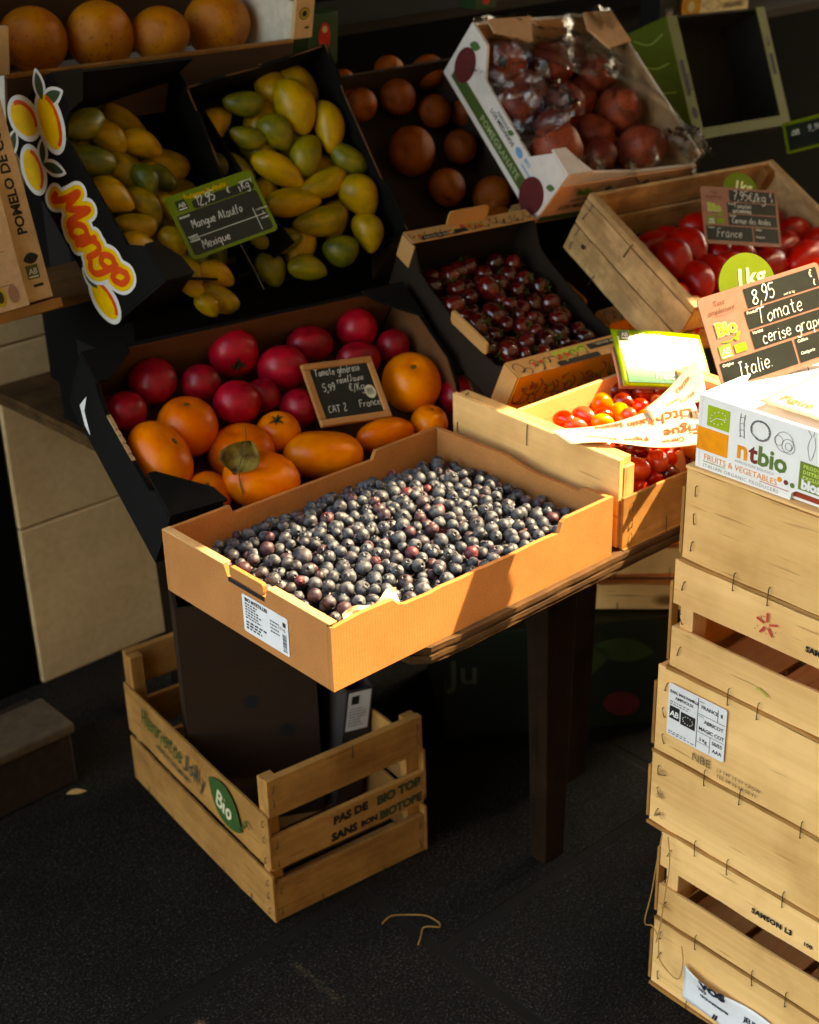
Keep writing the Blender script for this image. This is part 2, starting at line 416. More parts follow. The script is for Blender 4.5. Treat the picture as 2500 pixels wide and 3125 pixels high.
def tag(o, label=None, cat=None, group=None, kind=None):
    for k, v in (('label', label), ('category', cat), ('group', group), ('kind', kind)):
        if v: o[k] = v
    return o
def pose(o, yaw=0, tilt=0, roll=0):
    M = Matrix.Rotation(R(yaw), 4, 'Z') @ Matrix.Rotation(R(roll), 4, 'Y') @ Matrix.Rotation(R(tilt), 4, 'X')
    M.translation = V(o); return M
def thing(name, M, label, cat, group=None):
    o = bpy.data.objects.new(name, None); COL.objects.link(o); o.empty_display_size = 0.05
    o.matrix_world = M; return tag(o, label, cat, group)
def obj(name, me, parent=None, M=None):
    o = bpy.data.objects.new(name, me); COL.objects.link(o)
    if parent: o.parent = parent
    if M is not None:
        if parent: o.matrix_local = M
        else: o.matrix_world = M
    return o
def rnd(a, b): return random.uniform(a, b)

# ---------------------------------------------------------------- common materials
BLACK = cardboard('black_cardboard', (17, 16, 16), 0.7, 0.2, 0.1)
KRAFT = cardboard('kraft_cardboard', (184, 118, 68))
KRAFT_DARK = cardboard('brown_cardboard', (100, 62, 36))
INK = flat('black_ink', (26, 24, 24), 0.6)
WHITE = flat('white_print', (222, 220, 218), 0.55, 0.3, 0.03)
PAPER = flat('label_paper', (216, 214, 216), 0.6, 0.3, 0.04)
GREEN = flat('leaf_green_print', (112, 148, 28), 0.5)
DKGREEN = flat('dark_green_print', (30, 62, 30), 0.5)
LIME = flat('lime_plastic', (98, 118, 16), 0.35, 0.5, 0.05)
YELLOW = flat('yellow_print', (246, 190, 24), 0.5)
ORANGE = flat('orange_print', (240, 142, 24), 0.5)
REDOR = flat('red_orange_print', (228, 74, 22), 0.5)
RED = flat('red_print', (206, 44, 40), 0.5)
BROWN = flat('brown_ink', (96, 58, 34), 0.6)
CHALK = flat('chalk_white', (206, 208, 202), 0.9, 0.1, 0.2)
SLATE = flat('slate_black', (26, 32, 29), 0.5, 0.4, 0.25)
STEEL = flat('staple_steel', (78, 70, 62), 0.45, 0.5); STEEL.node_tree.nodes['Principled BSDF'].inputs['Metallic'].default_value = 0.8
KSIGN = flat('kraft_sign', (148, 104, 86), 0.5, 0.4, 0.1)

# ---------------------------------------------------------------- the setting
tag(MB().box(-150, 150, -150, 150, -0.3, 0).build('ground', paving_mat()), kind='structure')
STONE = stone_mat()
wall = thing('stone_wall', pose((0.212, 1.237, 0)), 'cream stone wall pier with thin joints at the left end of the market table', 'wall')
m = MB()
for z0, z1 in ((0.0, 0.345), (0.348, 0.715), (0.718, 1.10)): m.box(0.0, 0.50, 0.0, 0.25, z0, z1)
m.build('wall_blocks', STONE, wall, bev=0.004)
MB().box(0.003, 0.497, 0.006, 0.245, 0.002, 1.097).build('mortar', flat('mortar', (120, 102, 78), 0.9), wall)
dark = flat('dark_shop_front', (11, 10, 10), 0.9, 0.05)
fac = thing('shop_front', pose((0, 1.75, 0)), 'dark shop front and doorway behind the fruit display', 'building')
m = MB().box(-1.3, 6, 0.0, 0.3, 0, 6.5)
m.build('facade', dark, fac)
MB().box(-0.62, -0.50, -0.36, 0.0, 0, 2.6).build('door_post', dark, fac)
MB().box(-0.9, 0.2085, -0.505, -0.46, 0, 2.5).build('door', dark, fac)  # black panel added to make the doorway recess dark and hide the wall return
aw = thing('awning', pose((-1.0, -0.385, 2.45)), 'dark awning over the fruit stall that shades its back half', 'awning')
MB().box(0, 7.0, 0, 2.13, 0, 0.02).build('canopy', flat('awning_canvas', (52, 42, 34), 0.9), aw)
MB().box(0, 7.0, -0.02, 0.0, -0.10, 0.02).build('valance', flat('awning_canvas', (52, 42, 34), 0.9), aw)
st = thing('door_step', pose((-1.6, 0.895, 0)), 'worn stone door step to the left of the crate on the pavement', 'step')
stm = stone_mat()
MB().box(0, 1.69, 0.0, 0.16, 0, 0.108).build('riser', flat('step_riser', (40, 28, 20), 0.8, 0.2, 0.3, 0.3), st, bev=0.006)
MB().box(-0.01, 1.695, -0.008, 0.11, 0.109, 0.132).build('tread', flat('step_tread', (78, 62, 46), 0.75, 0.3, 0.25, 0.3), st, bev=0.006)

opp = thing('opposite_building', pose((-14, -6.0, 0)), 'pale stone building across the street, outside the picture, sized to cut sky light', 'building')
MB().box(0, 44, -1, 0, 0, 13.2).build('facade', flat('pale_stone', (150, 122, 88), 0.8), opp)  # unseen facade, its reach and height set to cut light from the street side
for i in range(14):
    for k in range(4): MB().box(1.4 + i*3, 2.6 + i*3, -0.02, 0.02, 1.0 + k*3.1, 3.0 + k*3.1).build('window', dark, opp)

# ---------------------------------------------------------------- display table
PLY = wood('plywood', 'x', (62, 42, 23), (104, 72, 38), 0.8, 0.7, False, 0.7)
OLD = wood('old_table_wood', 'z', (28, 16, 9), (44, 28, 15), 0.8, 0.75, False, 0.5); OLD.node_tree.nodes['Principled BSDF'].inputs['Specular IOR Level'].default_value = 0.08
tb = thing('display_table', pose((0.125, -0.008, 0.65)), 'worn plywood table on dark wooden legs carrying the fruit trays', 'table')
top = MB()
edge = [(0.01, 0.022), (0.03, 0.004), (0.075, 0.0), (1.35, 0.0), (1.35, 1.235), (0.068, 1.235), (0.075, 1.1), (0.080, 0.88), (0.06, 0.6), (0.03, 0.45), (0.0, 0.35), (-0.002, 0.08)]
for k, (z0, z1, ins) in enumerate(((-0.007, 0, 0.0), (-0.0125, -0.0072, 0.0015), (-0.019, -0.0127, 0.0), (-0.026, -0.0192, 0.002))):
    pts = []
    for i, (x, y) in enumerate(edge):
        pts.append((x + (ins if x < .5 else 0), y + (ins if y < .5 else 0)))
    dense = []
    for i in range(len(pts)):
        a, b = pts[i], pts[(i+1) % len(pts)]; n = max(1, int(math.dist(a, b)/0.02))
        for j in range(n):
            t = j/n; jj = rnd(-.0011, .0011) if i not in (3,) else 0
            dense.append((a[0] + (b[0]-a[0])*t + jj, a[1] + (b[1]-a[1])*t + jj*0.8))
    top.prism(dense, Fr((0, 0, z0), (1, 0, 0), (0, 1, 0)), z1 - z0)
top.build('table_top', PLY, tb)
def leg(x, y, w, d, lean=0.0):
    m = MB(); h = 0.624
    a = [(-w/2, -d/2), (w/2, -d/2), (w/2, d/2), (-w/2, d/2)]
    vs = [(x + px*0.62 + lean, y + py*0.7, -0.65) for px, py in a] + [(x + px, y + py, -0.0265) for px, py in a]
    m.add(vs, [(3,2,1,0),(4,5,6,7),(0,1,5,4),(1,2,6,5),(2,3,7,6),(3,0,4,7)])
    return m.build('leg', OLD, tb, bev=0.003)
leg(0.432, 0.172, 0.072, 0.05); leg(0.625, 0.30, 0.085, 0.05); leg(0.30, 1.05, 0.07, 0.05); leg(1.25, 0.2, 0.07, 0.05); leg(1.25, 1.05, 0.07, 0.05)
m = MB(); f = Fr((0.436, 0.1395, -0.122), (0.9, 0, -0.44), (0.44, 0, 0.9))
pts = [(0.018*math.cos(R(a)), 0.011*math.sin(R(a))) for a in range(0, 181, 20)]
m.prism(pts, f, 0.004)
m.build('hook_plate', flat('worn_metal', (150, 150, 128), 0.4, 0.6), tb)

# black risers under the tilted boxes
def riser(x0, x1, y0, y1, z1, label):
    t = thing('black_riser_crate', pose((x0, y0, 0.6505)), label, 'crate')
    w, d, h = x1-x0, y1-y0, z1-0.6505
    for nm, bx in (('side_panel', (0, .008, 0, d, 0, h)), ('side_panel', (w-.008, w, 0, d, 0, h)), ('end_panel', (.009, w-.009, 0, .008, 0, h)), ('end_panel', (.009, w-.009, d-.008, d, 0, h)), ('top_panel', (0.0, w, 0.0, d, h+.001, h+.007))):
        MB().box(*bx).build(nm, BLACK, t)
    m = MB().box(-.0005, .0, d*.3, d*.7, h*.45, h*.7)
    m.build('hand_hole', INK, t)
riser(0.215, 0.77, 0.735, 1.0, 0.885, 'black crate under the mango boxes at the left end of the table')
riser(0.80, 1.42, 0.66, 1.19, 0.86, 'black crate under the boxes of dim oranges and pomegranates')
riser(0.985, 1.36, 0.30, 0.52, 0.735, 'black crate under the tilted wooden crate of plum tomatoes')
riser(0.30, 0.72, 1.005, 1.195, 1.135, 'tall black riser holding up the pomelo crate')

bd = thing('shelf_board', pose((-.205, .775, .9245)), 'narrow brown shelf board under the pomelo carton and the mango boxes', 'shelf')
MB().box(0, .95, 0, .17, 0, .012).build('board', wood('shelf_wood', 'x', (96, 66, 38), (136, 96, 56), 1, .7, False, .4), bd, bev=.001)
MB().box(.45, .93, .02, .16, -.033, -.0005).build('batten', OLD, bd)

# ---------------------------------------------------------------- fruit shapes (unit size, stem axis = local z)
def tomato_mesh(name, mat, lobes=0, depth=0.0, flat_=0.86, seed=0, seg=40, rings=22, nose=0.0):
    rg = random.Random(seed); ph = [rg.uniform(0, 6.28) for _ in range(4)]; am = [rg.uniform(.4, 1) for _ in range(4)]
    vs = [];
    for j in range(rings + 1):
        t = math.pi*j/rings
        for i in range(seg):
            p = 2*math.pi*i/seg
            r = math.sin(t); z = math.cos(t)*flat_
            rib = 0
            if lobes:
                rib = depth*(abs(math.cos(lobes*p/2 + ph[0]))**0.6 - .75)*(am[0] + .5*math.sin(p + ph[1]))*(0.35 + 0.65*abs(math.cos(t)) if math.cos(t) > 0 else 0.4*math.sin(t))
            wob = 0.035*math.sin(2*p + ph[1])*math.sin(t) + 0.03*math.sin(p + ph[2])
            rr = r*(1 + rib + wob)
            if t < 0.7: z -= 0.17*(1 - t/0.7)**2*(1 if nose <= 0 else 0)
            if nose and t > 2.5: z -= nose*((t-2.5)/0.64)**2
            vs.append((rr*math.cos(p), rr*math.sin(p), z))
    m = MB(); fs = [(j*seg+i, (j+1)*seg+i, (j+1)*seg+(i+1) % seg, j*seg+(i+1) % seg) for j in range(rings) for i in range(seg)]
    return m.add(vs, fs).mesh(name, mat, True)
def mango_mesh(name, mat, seed=0, seg=28, rings=22):
    """long axis = local x"""
    rg = random.Random(seed); bend = rg.uniform(.10, .22); pt = rg.uniform(.10, .26); vs = []
    for j in range(rings + 1):
        t = math.pi*j/rings; x = math.cos(t)
        r = math.sin(t)*(1 + pt*(-x)) * (1 + .10*math.sin(t)**2)/1.08
        for i in range(seg):
            p = 2*math.pi*i/seg
            y = r*math.cos(p)*(1 + .05*math.cos(p)); z = r*math.sin(p)*0.94
            vs.append((x, y - bend*(x*x - .3) + .03*math.sin(3*x + p), z))
    fs = [(j*seg+i, (j+1)*seg+i, (j+1)*seg+(i+1) % seg, j*seg+(i+1) % seg) for j in range(rings) for i in range(seg)]
    return MB().add(vs, fs).mesh(name, mat, True)
def pomegranate_mesh(name, mat, seed=0, seg=36, rings=22):
    rg = random.Random(seed); vs = []; ph = rg.uniform(0, 6)
    prof = []
    for j in range(rings + 1):
        t = math.pi*(0.09 + 0.91*j/rings); prof.append((math.sin(t), math.cos(t)*0.93))
    prof = [(0.20, 0.70), (0.21, 0.98), (0.27, 1.10), (0.30, 1.08), (0.26, 0.97)] + prof
    for r, z in prof:
        for i in range(seg):
            p = 2*math.pi*i/seg; fac = 1 + .045*math.cos(5*p + ph)*r + .03*math.sin(2*p + ph)*r
            zz = z + (0.05*math.cos(6*p + ph) if z > 1.0 else 0)
            vs.append((r*fac*math.cos(p), r*fac*math.sin(p), zz))
    n = len(prof)
    fs = [(j*seg+i, (j+1)*seg+i, (j+1)*seg+(i+1) % seg, j*seg+(i+1) % seg) for j in range(n-1) for i in range(seg)]
    return MB().add(vs, fs).mesh(name, mat, True)
def calyx_mesh(name, mat, n=6, ln=0.42, seed=0, stem=0.22, curl=0.10):
    rg = random.Random(seed); m = MB()
    for k in range(n):
        a = 2*math.pi*k/n + rg.uniform(-.25, .25); l = ln*rg.uniform(.7, 1.15); w = 0.075
        pts = []
        for i in range(6):
            t = i/5; ww = w*(1 - t)**.7*(0.6 + 1.2*t*(1-t)*2); x = .03 + l*t; z = curl*math.sin(t*2.6 + rg.uniform(-.2, .2)) + .015
            pts.append([(x*math.cos(a) - s*ww*math.sin(a), x*math.sin(a) + s*ww*math.cos(a), z - .02*abs(s)) for s in (-1, 0, 1)])
        vs = [q for p in pts for q in p]
        m.add(vs, [(i*3+c, i*3+c+1, i*3+c+4, i*3+c+3) for i in range(5) for c in (0, 1)])
    if stem: m.tube([(0, 0, 0), (.02, .01, stem*.6), (.06, .0, stem)], [.05, .04, .045], 7)
    return m.mesh(name, mat, True)
def berry_mesh(name, mat, seed=0, crown=True, seg=16, rings=11, red=1.0):
    rg = random.Random(seed); ph = rg.uniform(0, 6); sq = rg.uniform(.84, .95)
    prof = []
    if crown:
        prof = [(0.0, .74), (.14, .76), (.22, .80), (.30, .99), (.37, .96)]; t0 = .42
    else: t0 = 0.02
    for j in range(rings + 1):
        t = t0 + (math.pi - t0)*j/rings; prof.append((math.sin(t), math.cos(t)*sq))
    vs = []
    for k, (r, z) in enumerate(prof):
        for i in range(seg):
            p = 2*math.pi*i/seg; e = 1 + (.22*math.cos(5*p + ph) if crown and k in (3, 4) else 0) + .025*math.sin(2*p + ph)*r
            zz = z + (.05*math.cos(5*p + ph) if crown and k == 3 else 0)
            vs.append((r*e*math.cos(p), r*e*math.sin(p), zz))
    n = len(prof)
    fs = [(j*seg+i, (j+1)*seg+i, (j+1)*seg+(i+1) % seg, j*seg+(i+1) % seg) for j in range(n-1) for i in range(seg)]
    return vs, fs
def axes_from(x, z):
    """rotation with local x along x and local z as near z as it can be"""
    x = V(x).normalized(); z = V(z); z = (z - x*z.dot(x)).normalized(); y = z.cross(x)
    return Matrix(((x.x, y.x, z.x), (x.y, y.y, z.y), (x.z, y.z, z.z))).to_4x4()
def zaxis(z, spin=0.0):
    return V(z).normalized().to_track_quat('Z', 'Y').to_matrix().to_4x4() @ Matrix.Rotation(spin, 4, 'Z')
def placed(c, rot, sx, sy, sz): return Matrix.Translation(V(c)) @ rot @ Matrix.Diagonal((sx, sy, sz, 1))
_ON = ['', 'first', 'second', 'third', 'fourth', 'fifth', 'sixth', 'seventh', 'eighth', 'ninth', 'tenth', 'eleventh', 'twelfth', 'thirteenth', 'fourteenth', 'fifteenth', 'sixteenth', 'seventeenth', 'eighteenth', 'nineteenth']
_TE = ['', '', ('twenty', 'twentieth'), ('thirty', 'thirtieth'), ('forty', 'fortieth'), ('fifty', 'fiftieth'), ('sixty', 'sixtieth'), ('seventy', 'seventieth'), ('eighty', 'eightieth'), ('ninety', 'ninetieth')]
def nth(n): return _ON[n] if n < 20 else _TE[n//10][1] if n % 10 == 0 else _TE[n//10][0] + '-' + _ON[n % 10]
def to_cam(p): return (CAM_POS - V(p)).normalized()
def view_xy(p):
    d = V(p) - CAM_POS; return d.dot(rt)/d.dot(fw), d.dot(up)/d.dot(fw)

# ---------------------------------------------------------------- cartons and crates
def side_frames(a, b, h, t):
    return {'front': Fr((0, t, 0), (1, 0, 0), (0, 0, 1)), 'left': Fr((t, b, 0), (0, -1, 0), (0, 0, 1)),
            'right': Fr((a - t, 0, 0), (0, 1, 0), (0, 0, 1)), 'back': Fr((a, b - t, 0), (-1, 0, 0), (0, 0, 1))}
def carton(root, a, b, h, t, mat, front=None, left=None, right=None, back=None, inner=None, tb=0.004):
    F = side_frames(a, b, h, t); full = lambda w: [(0, 0), (w, 0), (w, h), (0, h)]
    parts = {}
    for nm, poly, w, ins in (('front', front, a, 0), ('left', left, b, t + .0004), ('right', right, b, t + .0004), ('back', back, a, 0)):
        if poly is None: poly = full(w)
        if poly == []: continue
        poly = [(min(max(x, ins), w - ins), y) for x, y in poly]
        parts[nm] = MB().prism(poly, F[nm], t).build('end_panel' if nm in ('front', 'back') else 'side_panel', mat, root)
        if inner:
            f = F[nm]; g = Fr(f.o - f.n*0.0012, f.u, f.v)
            k = t + .003
            MB().prism([(min(max(x, k), w - k), max(y - .0015, tb + .001)) for x, y in poly], g, 0.001).build('lining', inner, parts[nm])
    MB().box(t + .0004, a - t - .0004, t + .0004, b - t - .0004, 0.0006, tb).build('base', inner or mat, root)
    return parts
def face_fr(side, a, b, h):      # outside faces, for print and paper
    return {'front': Fr((0, 0, 0), (1, 0, 0), (0, 0, 1)), 'left': Fr((0, b, 0), (0, -1, 0), (0, 0, 1)),
            'right': Fr((a, 0, 0), (0, 1, 0), (0, 0, 1)), 'back': Fr((a, b, 0), (-1, 0, 0), (0, 0, 1))}[side]
def staple(m, fr, x, y, ln=0.02, ang=0.0, r=0.0007, rise=0.0022):
    c, s = math.cos(ang), math.sin(ang); p = lambda d, z: fr.p(x + d*s, y + d*c, z)
    m.tube([p(-ln/2, -.001), p(-ln/2*.94, rise*.8), p(0, rise), p(ln/2*.94, rise*.8), p(ln/2, -.001)], r, 5)

PC = ((222, 164, 100), (245, 194, 132)); WX = wood('poplar', 'x', *PC); WY = wood('poplar', 'y', *PC); WZ = wood('poplar', 'z', *PC)
AX = wood('aged_poplar', 'x', (150, 98, 48), (188, 134, 74), 1.0, 0.6, True, 0.35); AY = wood('aged_poplar', 'y', (150, 98, 48), (188, 134, 74), 1.0, 0.6, True, 0.35); AZ = wood('aged_poplar', 'z', (150, 98, 48), (188, 134, 74), 1.0, 0.6, True, 0.35)
PX = wood('weathered_poplar', 'x', (174, 132, 88), (216, 176, 126), 1.0, 0.65, True, 0.55); PY = wood('weathered_poplar', 'y', (174, 132, 88), (216, 176, 126), 1.0, 0.65, True, 0.55)

def slat_crate(root, a, b, h, ends, sides, mx, my, mz, end_h=None, te=0.007, ts=0.0035, post=0.026, top_rail=0.0, base=True, far=True):
    """ends: z-ranges of slats on y=0 and y=b; sides: z-ranges on x=0 and x=a"""
    eh = end_h or h
    for y0 in ([0.0, b - te] if far else [0.0]):
        for z0, z1 in ends:
            th = te + (top_rail if z1 >= eh - .001 and top_rail else 0)
            yy = y0 if y0 == 0 else b - th
            MB().box(0.0042, a - .0042, yy, yy + th, z0 + rnd(0, .0012), z1 - rnd(0, .0012)).build('end_slat', mx, root, bev=.0008)
    for x0 in (0.0, a - ts):
        for z0, z1 in sides:
            m = MB(); n = 14
            wob = [rnd(-.002, .002) for _ in range(n + 1)]; bow = rnd(.001, .003)*(-1 if x0 == 0 else 1)
            vs = []
            for i in range(n + 1):
                y = -.0012 + (b + .0024)*i/n; d = bow*math.sin(math.pi*i/n)
                vs += [(x0 + d, y, z0 + wob[i]*.5), (x0 + ts + d, y, z0 + wob[i]*.5), (x0 + ts + d, y, z1 + wob[-i-1]*.6), (x0 + d, y, z1 + wob[-i-1]*.6)]
            fs = [(3, 2, 1, 0), (4*n, 4*n+1, 4*n+2, 4*n+3)]
            for i in range(n):
                k = 4*i; fs += [(k, k+1, k+5, k+4), (k+1, k+2, k+6, k+5), (k+2, k+3, k+7, k+6), (k+3, k, k+4, k+7)]
            m.add(vs, fs).build('side_slat', my, root)
    for x0 in (ts + .0006, a - ts - .0006 - post):
        for y0 in (te + top_rail + .0006, b - te - top_rail - .0006 - post*.7):
            MB().box(x0, x0 + post, y0, y0 + post*.7, .004, eh - .004).build('corner_post', mz, root, bev=.001)
    if base:
        n = 5
        for k in range(n):
            y0 = .012 + k*(b - .024)/n
            MB().box(.004, a - .004, y0, y0 + (b - .024)/n - .012, .0008, .0042).build('base_slat', mx, root)
    return root

def lines(m, fr, x, y, w, n, dy, h, seed=0):
    """rows of very small print, too small to read in the photograph: short dashes"""
    rg = random.Random(seed); m.mark()
    for k in range(n):
        xx = x; end = x + w*rg.uniform(.6, 1)
        while xx < end:
            l = rg.uniform(.12, .3)*w*.5; m.rect(fr, xx, y - k*dy, min(xx + l, end), y - k*dy + h, .0015); xx += l + .05*w
    return m
def ab_logo(fr, x, y, s, parent, dark=DKGREEN):
    MB().rect(fr, x, y, x + s, y + s, .0005).build('logo_patch', dark, parent)
    MB().text('AB', fr, x + s*.5, y + s*.32, s*.62, .12, .0, .9, 'C', .0009).rect(fr, x + s*.1, y + s*.1, x + s*.9, y + s*.2, .0009).build('logo_lettering', WHITE, parent)
def eu_leaf(fr, x, y, w, h, parent):
    MB().rect(fr, x, y, x + w, y + h, .0005).build('logo_patch', flat('logo_green', (150, 172, 30), .5), parent)
    m = MB()
    for k in range(12):
        t = k/12; ang = 2*math.pi*t
        px, py = x + w*(.5 + .34*math.cos(ang)), y + h*(.5 + .3*math.sin(ang) + .1*math.cos(ang))
        m.disc(fr, px, py, w*.030, .0009, 5)
    m.stroke([(x + w*.14, y + h*.2), (x + w*.4, y + h*.48), (x + w*.8, y + h*.52)], fr, w*.02, .0009)
    m.build('logo_stars', WHITE, parent)
def fat_stroke(m, pts, fr, w, z):
    for (x0, y0), (x1, y1) in zip(pts, pts[1:]):
        d = math.dist((x0, y0), (x1, y1)) or 1e-6; nx, ny = -(y1 - y0)/d*w/2, (x1 - x0)/d*w/2; zz = z + rnd(0, 9e-5)
        m.poly(fr.p(x0 + nx, y0 + ny, zz), fr.p(x0 - nx, y0 - ny, zz), fr.p(x1 - nx, y1 - ny, zz), fr.p(x1 + nx, y1 + ny, zz))
    for x, y in pts: m.add([fr.p(x + w/2*math.cos(k*.3927), y + w/2*math.sin(k*.3927), z + 1e-4 + rnd(0, 9e-5)) for k in range(16)], [tuple(range(16))])
def leaf_shape(m, fr, x, y, ln, wd, ang, z):
    m.mark()
    c, s = math.cos(ang), math.sin(ang); pts = []
    for k in range(17):
        t = k/16 if k <= 16 else 0; pts.append((t, math.sin(math.pi*t)**.8))
    P = [(t*ln, w*wd/2) for t, w in pts] + [(t*ln, -w*wd/2) for t, w in pts[::-1][1:-1]]
    return m.poly(*[fr.p(x + a*c - b*s, y + a*s + b*c, z) for a, b in P])

# ------------ blueberry tray
TA, TB, TH, TZ = 0.50, 0.356, 0.0912, 0.6508
tray = thing('fruit_tray', pose((0, 0, TZ)), 'shallow brown cardboard tray full of blueberries at the front of the table', 'tray')
low = TH - .017
pf = [(0, 0), (TA, 0), (TA, TH), (.405, TH), (.398, TH - .004), (.392, low - .001)]
for k in range(14): pf.append((.385 - k*.0205, low + rnd(-.001, .001)))
pf += [(.105, TH - .012), (.098, TH - .003), (.05, TH - .001), (0.006, TH - .004), (0, TH - .002)]
pl = [(0, 0), (TB, 0), (TB, TH), (.232, TH), (.228, TH - .012), (.148, TH - .013), (.142, TH), (0, TH)]
pb = [(0, 0), (TA, 0), (TA, TH), (TA - .108, TH), (TA - .112, TH - .012), (.135, TH - .013), (.128, TH), (0, TH)]
pr = [(0, 0), (TB, 0), (TB, TH), (.20, TH), (.19, TH - .003), (.15, TH - .009), (.06, TH - .010), (.05, TH - .001), (0, TH - .001)]
carton(tray, TA, TB, TH, .0065, KRAFT, pf, pl, pr, pb)
fl = face_fr('left', TA, TB, TH)
tab = MB().rrect(Fr(fl.o, fl.u, fl.v), .153, TH - .0115, .224, TH + .004, .0045, -.0062, .006).build('handle_flap', KRAFT, tray)
MB().rect(fl, .150, TH - .019, .226, TH - .0125, .0006).build('hand_slot', INK, tray)
lab = MB().rrect(fl, .178, .012, .272, .066, .003, .0004, .0006).build('paper_label', PAPER, tray)
m = MB().text('BIO MYRTILLES', fl, .184, .0580, .0070, 0, .0003, 1, 'L', .0014)
lines(m, fl, .184, .0535, .036, 6, .0040, .0019, 3); lines(m, fl, .184, .027, .05, 3, .0044, .0024, 5); lines(m, fl, .236, .05, .022, 4, .005, .0019, 9)
m.rect(fl, .262, .052, .268, .0585, .0014)
for k in range(16): m.rect(fl, .260, .0165 + k*.0016, .268, .0165 + k*.0016 + rnd(.0005, .0012), .0014)
m.text('2,5 kg', fl, .252, .046, .006, 0, .0, 1, 'L', .0014)
m.build('lettering', flat('grey_ink', (44, 42, 44)), lab)
RIM = cardboard('pale_rim_card', (206, 158, 108))  # rim card set paler than the tray walls
for y0, y1 in ((.002, TB - .2335), (TB - .1405, TB - .002)): MB().box(-.0006, .0118, y0, y1, TH + .0003, TH + .0024).build('folded_rim', RIM, tray, bev=.0008)
MB().box(.008, TA - .008, .008, TB - .008, .0375, .0385).build('liner', flat('gap_dark', (24, 22, 24), .9), tray)  # dark sheet added under the berries so the gaps between them read dark
m = MB()
f2 = Fr((.03, .0085, TH - .02), (1, 0, .02), (0, .25, 1))
m.grid(lambda u, v: f2.p(u*.085, v*.019*(1 + .25*math.sin(9*u)), .002*math.sin(14*u + 5*v)), 12, 4)
m.build('torn_flap', flat('torn_card', (226, 196, 160), .8, .2), tray)

# ------------ ground crate
gc = thing('wooden_crate', pose((0.1205, 0.3432, 0.0006), -6.0), 'slatted poplar crate on the pavement with a green leaf stamp and tall ends', 'crate')
GW, GL_ = 0.30, 0.49
slat_crate(gc, GW, GL_, .208, [(.003, .078), (.101, .166), (.202, .273)], [(.003, .094), (.108, .208)], AX, AY, AZ, .273, .009, .004, .024, .004)
ff, fl = face_fr('front', GW, GL_, .2), face_fr('left', GW, GL_, .2)
m = MB()
m.text('PAS DE', ff, .118, .140, .0205, .04, .0013, 1.02, 'L', .0008, .02); m.text('SANS', ff, .113, .109, .0205, .04, .0013, 1.02, 'L', .0008, .02); m.text('BON', ff, .1695, .111, .0150, .04, .0010, .98, 'L', .0008, .02)
m.build('lettering', INK, gc)
m = MB().text('BIO TOP', ff, .202, .139, .0235, .04, .0013, .95, 'L', .0008, .03); m.text('BIOTOPE', ff, .2065, .1085, .0215, .04, .0013, .95, 'L', .0008, .03)
m.mark(); m.rect(ff, .170, .1065, .199, .1075, .0008)
m.build('lettering', flat('olive_ink', (56, 60, 34), .6), gc)
fl2 = Fr(fl.o + fl.n*.0046, fl.u, fl.v)
SG = flat('stamp_green', (38, 72, 22), .7)
MB().hand('Henriette', fl2, .070, .162, .036, .0046, .20, .0008, -.06, .80).build('lettering', SG, gc)
MB().hand('Jolly', fl2, .218, .150, .036, .0044, .20, .0008, -.06, .85).build('lettering', flat('stamp_grey', (52, 52, 42), .7), gc)
MB().text('FRUITS ET LEGUMES BIO', fl2, .120, .136, .0112, 0, .0004, .95, 'L', .0008, -.08).build('lettering', flat('stamp_grey', (52, 52, 42), .7), gc)
m = MB(); leaf_shape(m, fl2, .312, .186, .112, .080, -.50, .0008); m.build('leaf_stamp', SG, gc)
m = MB().stroke(smooth_line([(.405, .135), (.418, .150), (.428, .166), (.438, .156)]), fl2, .0036); m.build('stem_stamp', SG, gc)
MB().hand('Bio', fl2, .334, .146, .034, .0056, .1, .0014, -.18, 1.0).build('lettering', flat('cream_print', (206, 196, 160)), gc)
m = MB()
for y0, zz in ((.02, .23), (.02, .255), (.02, .115), (.02, .15), (.02, .02), (.02, .06)):
    for xx in (.014, GW - .014): staple(m, ff, xx, zz, .013, rnd(-.2, .2))
for x in (.09, .21): staple(m, ff, x, .004, .018, 0)
staple(m, ff, .16, .262, .024, .05)
for y in (.06, .15, .24, .33, .42): staple(m, fl, y, .006, .022, 0)
for z in (.02, .05, .075, .12, .16, .19): staple(m, fl, GL_ - .012, z, .011, rnd(-.1, .1), .0007, .004)
m.build('staple', STEEL, gc)
# cardboard box standing inside the crate
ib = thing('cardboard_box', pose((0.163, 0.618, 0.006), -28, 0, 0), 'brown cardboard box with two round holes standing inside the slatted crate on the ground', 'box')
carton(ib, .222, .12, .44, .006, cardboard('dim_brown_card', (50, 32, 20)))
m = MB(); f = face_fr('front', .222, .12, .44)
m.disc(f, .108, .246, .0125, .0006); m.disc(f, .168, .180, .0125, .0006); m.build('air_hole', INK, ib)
MB().rect(f, .0, .31, .222, .3108, .0004).build('fold_line', flat('fold_brown', (58, 36, 22)), ib)  # thin brown line drawn along the fold
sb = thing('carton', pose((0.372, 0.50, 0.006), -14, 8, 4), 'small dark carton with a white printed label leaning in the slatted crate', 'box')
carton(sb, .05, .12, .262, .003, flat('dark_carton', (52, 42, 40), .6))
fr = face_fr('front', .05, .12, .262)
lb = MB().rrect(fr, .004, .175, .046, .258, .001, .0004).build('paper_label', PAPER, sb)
m = MB().rect(fr, .010, .232, .024, .250, .0012); lines(m, fr, .008, .222, .034, 7, .006, .0018, 4); m.build('lettering', INK, lb)

